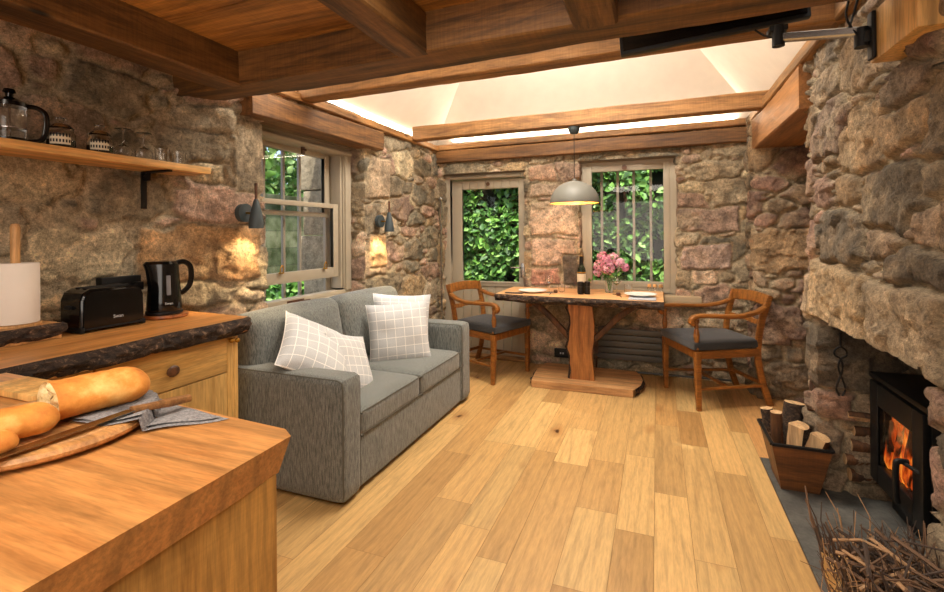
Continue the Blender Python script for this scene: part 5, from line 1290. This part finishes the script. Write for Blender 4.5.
for s in (-1,1):
    mb = MB(); mb.tube(bez([(.84,2.843,.735),(.84+s*.022,2.843,.715),(.84+s*.024,2.843,.69),(.84,2.843,.67),(.84-s*.008,2.843,.62),(.84+s*.018,2.843,.53),(.84+s*.006,2.843,.49)], 5), .0045, 6); mb.build('arm', M['blackm'], t)
bx = thing('kindling_box', 'pale wooden box of twigs in front of the stove at the bottom edge', 'box', (.61,1.55,0))
KB, KT = (.515,1.30,.715,1.78), (.485,1.26,.735,1.83)
for i in range(4):
    mb = MB(); trough(mb, KB, KT, .012, .27, .016, (i,)); mb.build('side_board', M['block'], bx)
mb = MB(); mb.lohi((KB[0],KB[1],.004),(KB[2],KB[3],.02)); mb.build('bottom_board', M['block'], bx)
mb = MB(); rs = random.Random(12)
for i in range(800):
    x = rs.uniform(.525,.70); y = rs.uniform(1.31,1.77); L = rs.uniform(.18,.33)+(.06 if rs.random() < .04 else 0); dx, dy = rs.gauss(0,.14)+(x-.61)*.5, rs.gauss(0,.16)+(y-1.55)*.3
    r = rs.choice([.0015,.002,.0025,.003,.0045]); z0 = rs.uniform(.03,.12); p0 = V((x,y,z0)); p2 = V((min(.725,max(.47,x+dx*L*2)), min(1.95,y+dy*L*2), z0+L)); p1 = (p0+p2)/2+V((rs.gauss(0,.018),rs.gauss(0,.018),0)); p15 = p1*.4+p2*.6+V((rs.gauss(0,.014),rs.gauss(0,.014),rs.gauss(0,.008)))
    mb.mi = rs.choice([0,0,0,1,1,2]); mb.tube([p0,p1,p15,p2], r, 5, [1.1,1,.85,.6])
    for _ in range(rs.choice([0,1,2,2])):
        q = p1+(p2-p1)*rs.uniform(.1,.8); e_ = q+V((rs.gauss(0,.04),rs.gauss(0,.04),rs.uniform(.01,.07))); mb.tube([q,(q+e_)/2+V((rs.gauss(0,.005),)*3),e_], r*.6, 4, [1,.8,.5])
for i in range(200):
    a = V((rs.uniform(.53,.69),rs.uniform(1.35,1.76),rs.uniform(.26,.40))); an = rs.uniform(0,PI); d = V((math.cos(an),math.sin(an),rs.uniform(-.3,.5)))*rs.uniform(.04,.09)
    mb.mi = rs.choice([0,1,1,2]); mb.tube([a-d,a+V((0,0,rs.gauss(0,.01))),a+d], rs.choice([.003,.0045,.006]), 5)
tg = mb.build('twigs', [plain('twig_dark', (70,54,44), .8), plain('twig_brown', (104,76,54), .8), plain('twig_tan', (166,128,90), .75)], None, weld=False)
setprops(tg, 'tangled bundle of thin dry twigs filling the pale wooden box', 'twigs', None, 'stuff')

# ------------------------------------------------------------------ television on its wall arm
tv = thing('television', 'slim black television raised behind the main beam on a wall arm', 'television', (.2,2.12,2.1))
TM = Matrix.Translation((.2,2.115,2.09)) @ Matrix.Rotation(R(-4.2),4,'Y')
mb = MB(); mb.box((0,0,0), (.68,.035,.43), 0, .006, 2, TM @ Matrix.Translation((0,0,.2))); mb.build('casing', M['blackm'], tv)
mb = MB(); mb.box((0,0,0), (.655,.002,.40), 0, 0, 2, TM @ Matrix.Translation((0,-.0187,.2))); mb.build('screen', M['screen'], tv, smooth=False)
t = thing('wall_block', 'thick pale wooden block fixed to the chimney breast behind the wall bracket', 'block', (.70,1.79,1.95))
mb = MB(); mb.lohi((.692,1.715,1.88),(.80,2.035,2.048), .004); mb.build('block', M['block'], t)
t = thing('wall_bracket', 'silver and black swivel bracket arm on the wooden wall block', 'bracket', (.64,1.93,1.96))
mb = MB(); mb.box((.685,2.0,1.965), (.014,.042,.16), 0, .006, 3); mb.build('wall_plate', M['blackm'], t)
mb = MB(); mb.cyl((.662,2.015,1.935),(.662,2.015,2.0), .022, 16); mb.lohi((.66,1.99,1.945),(.684,2.03,1.985), .004); mb.build('pivot', M['blackm'], t)
mb = MB(); mb.bar((.66,2.015,1.99),(.43,2.085,2.03), .032,.03,(0,0,1),.005); mb.build('arm', M['chrome'], t)
mb = MB(); mb.cyl((.43,2.083,1.998),(.43,2.083,2.075), .021, 14); mb.lohi((.40,2.07,2.055),(.46,2.135,2.075), .004); mb.build('head', M['blackm'], t)
mb = MB(); mb.tube(bez([(.42,2.08,2.03),(.39,2.10,2.05),(.36,2.12,2.085)], 5), .004, 6); mb.build('cable', M['blackm'], t); mb = MB(); mb.tube(bez([(.63,2.03,2.11),(.62,2.02,2.05),(.635,2.01,2.0),(.65,2.0,1.97)], 5), .004, 6); mb.build('cable', M['blackm'], t); mb = MB(); mb.tube(bez([(.655,2.02,2.11),(.64,2.02,2.05),(.63,2.03,2.01)], 5), .004, 6); mb.build('cable', M['blackm'], t)
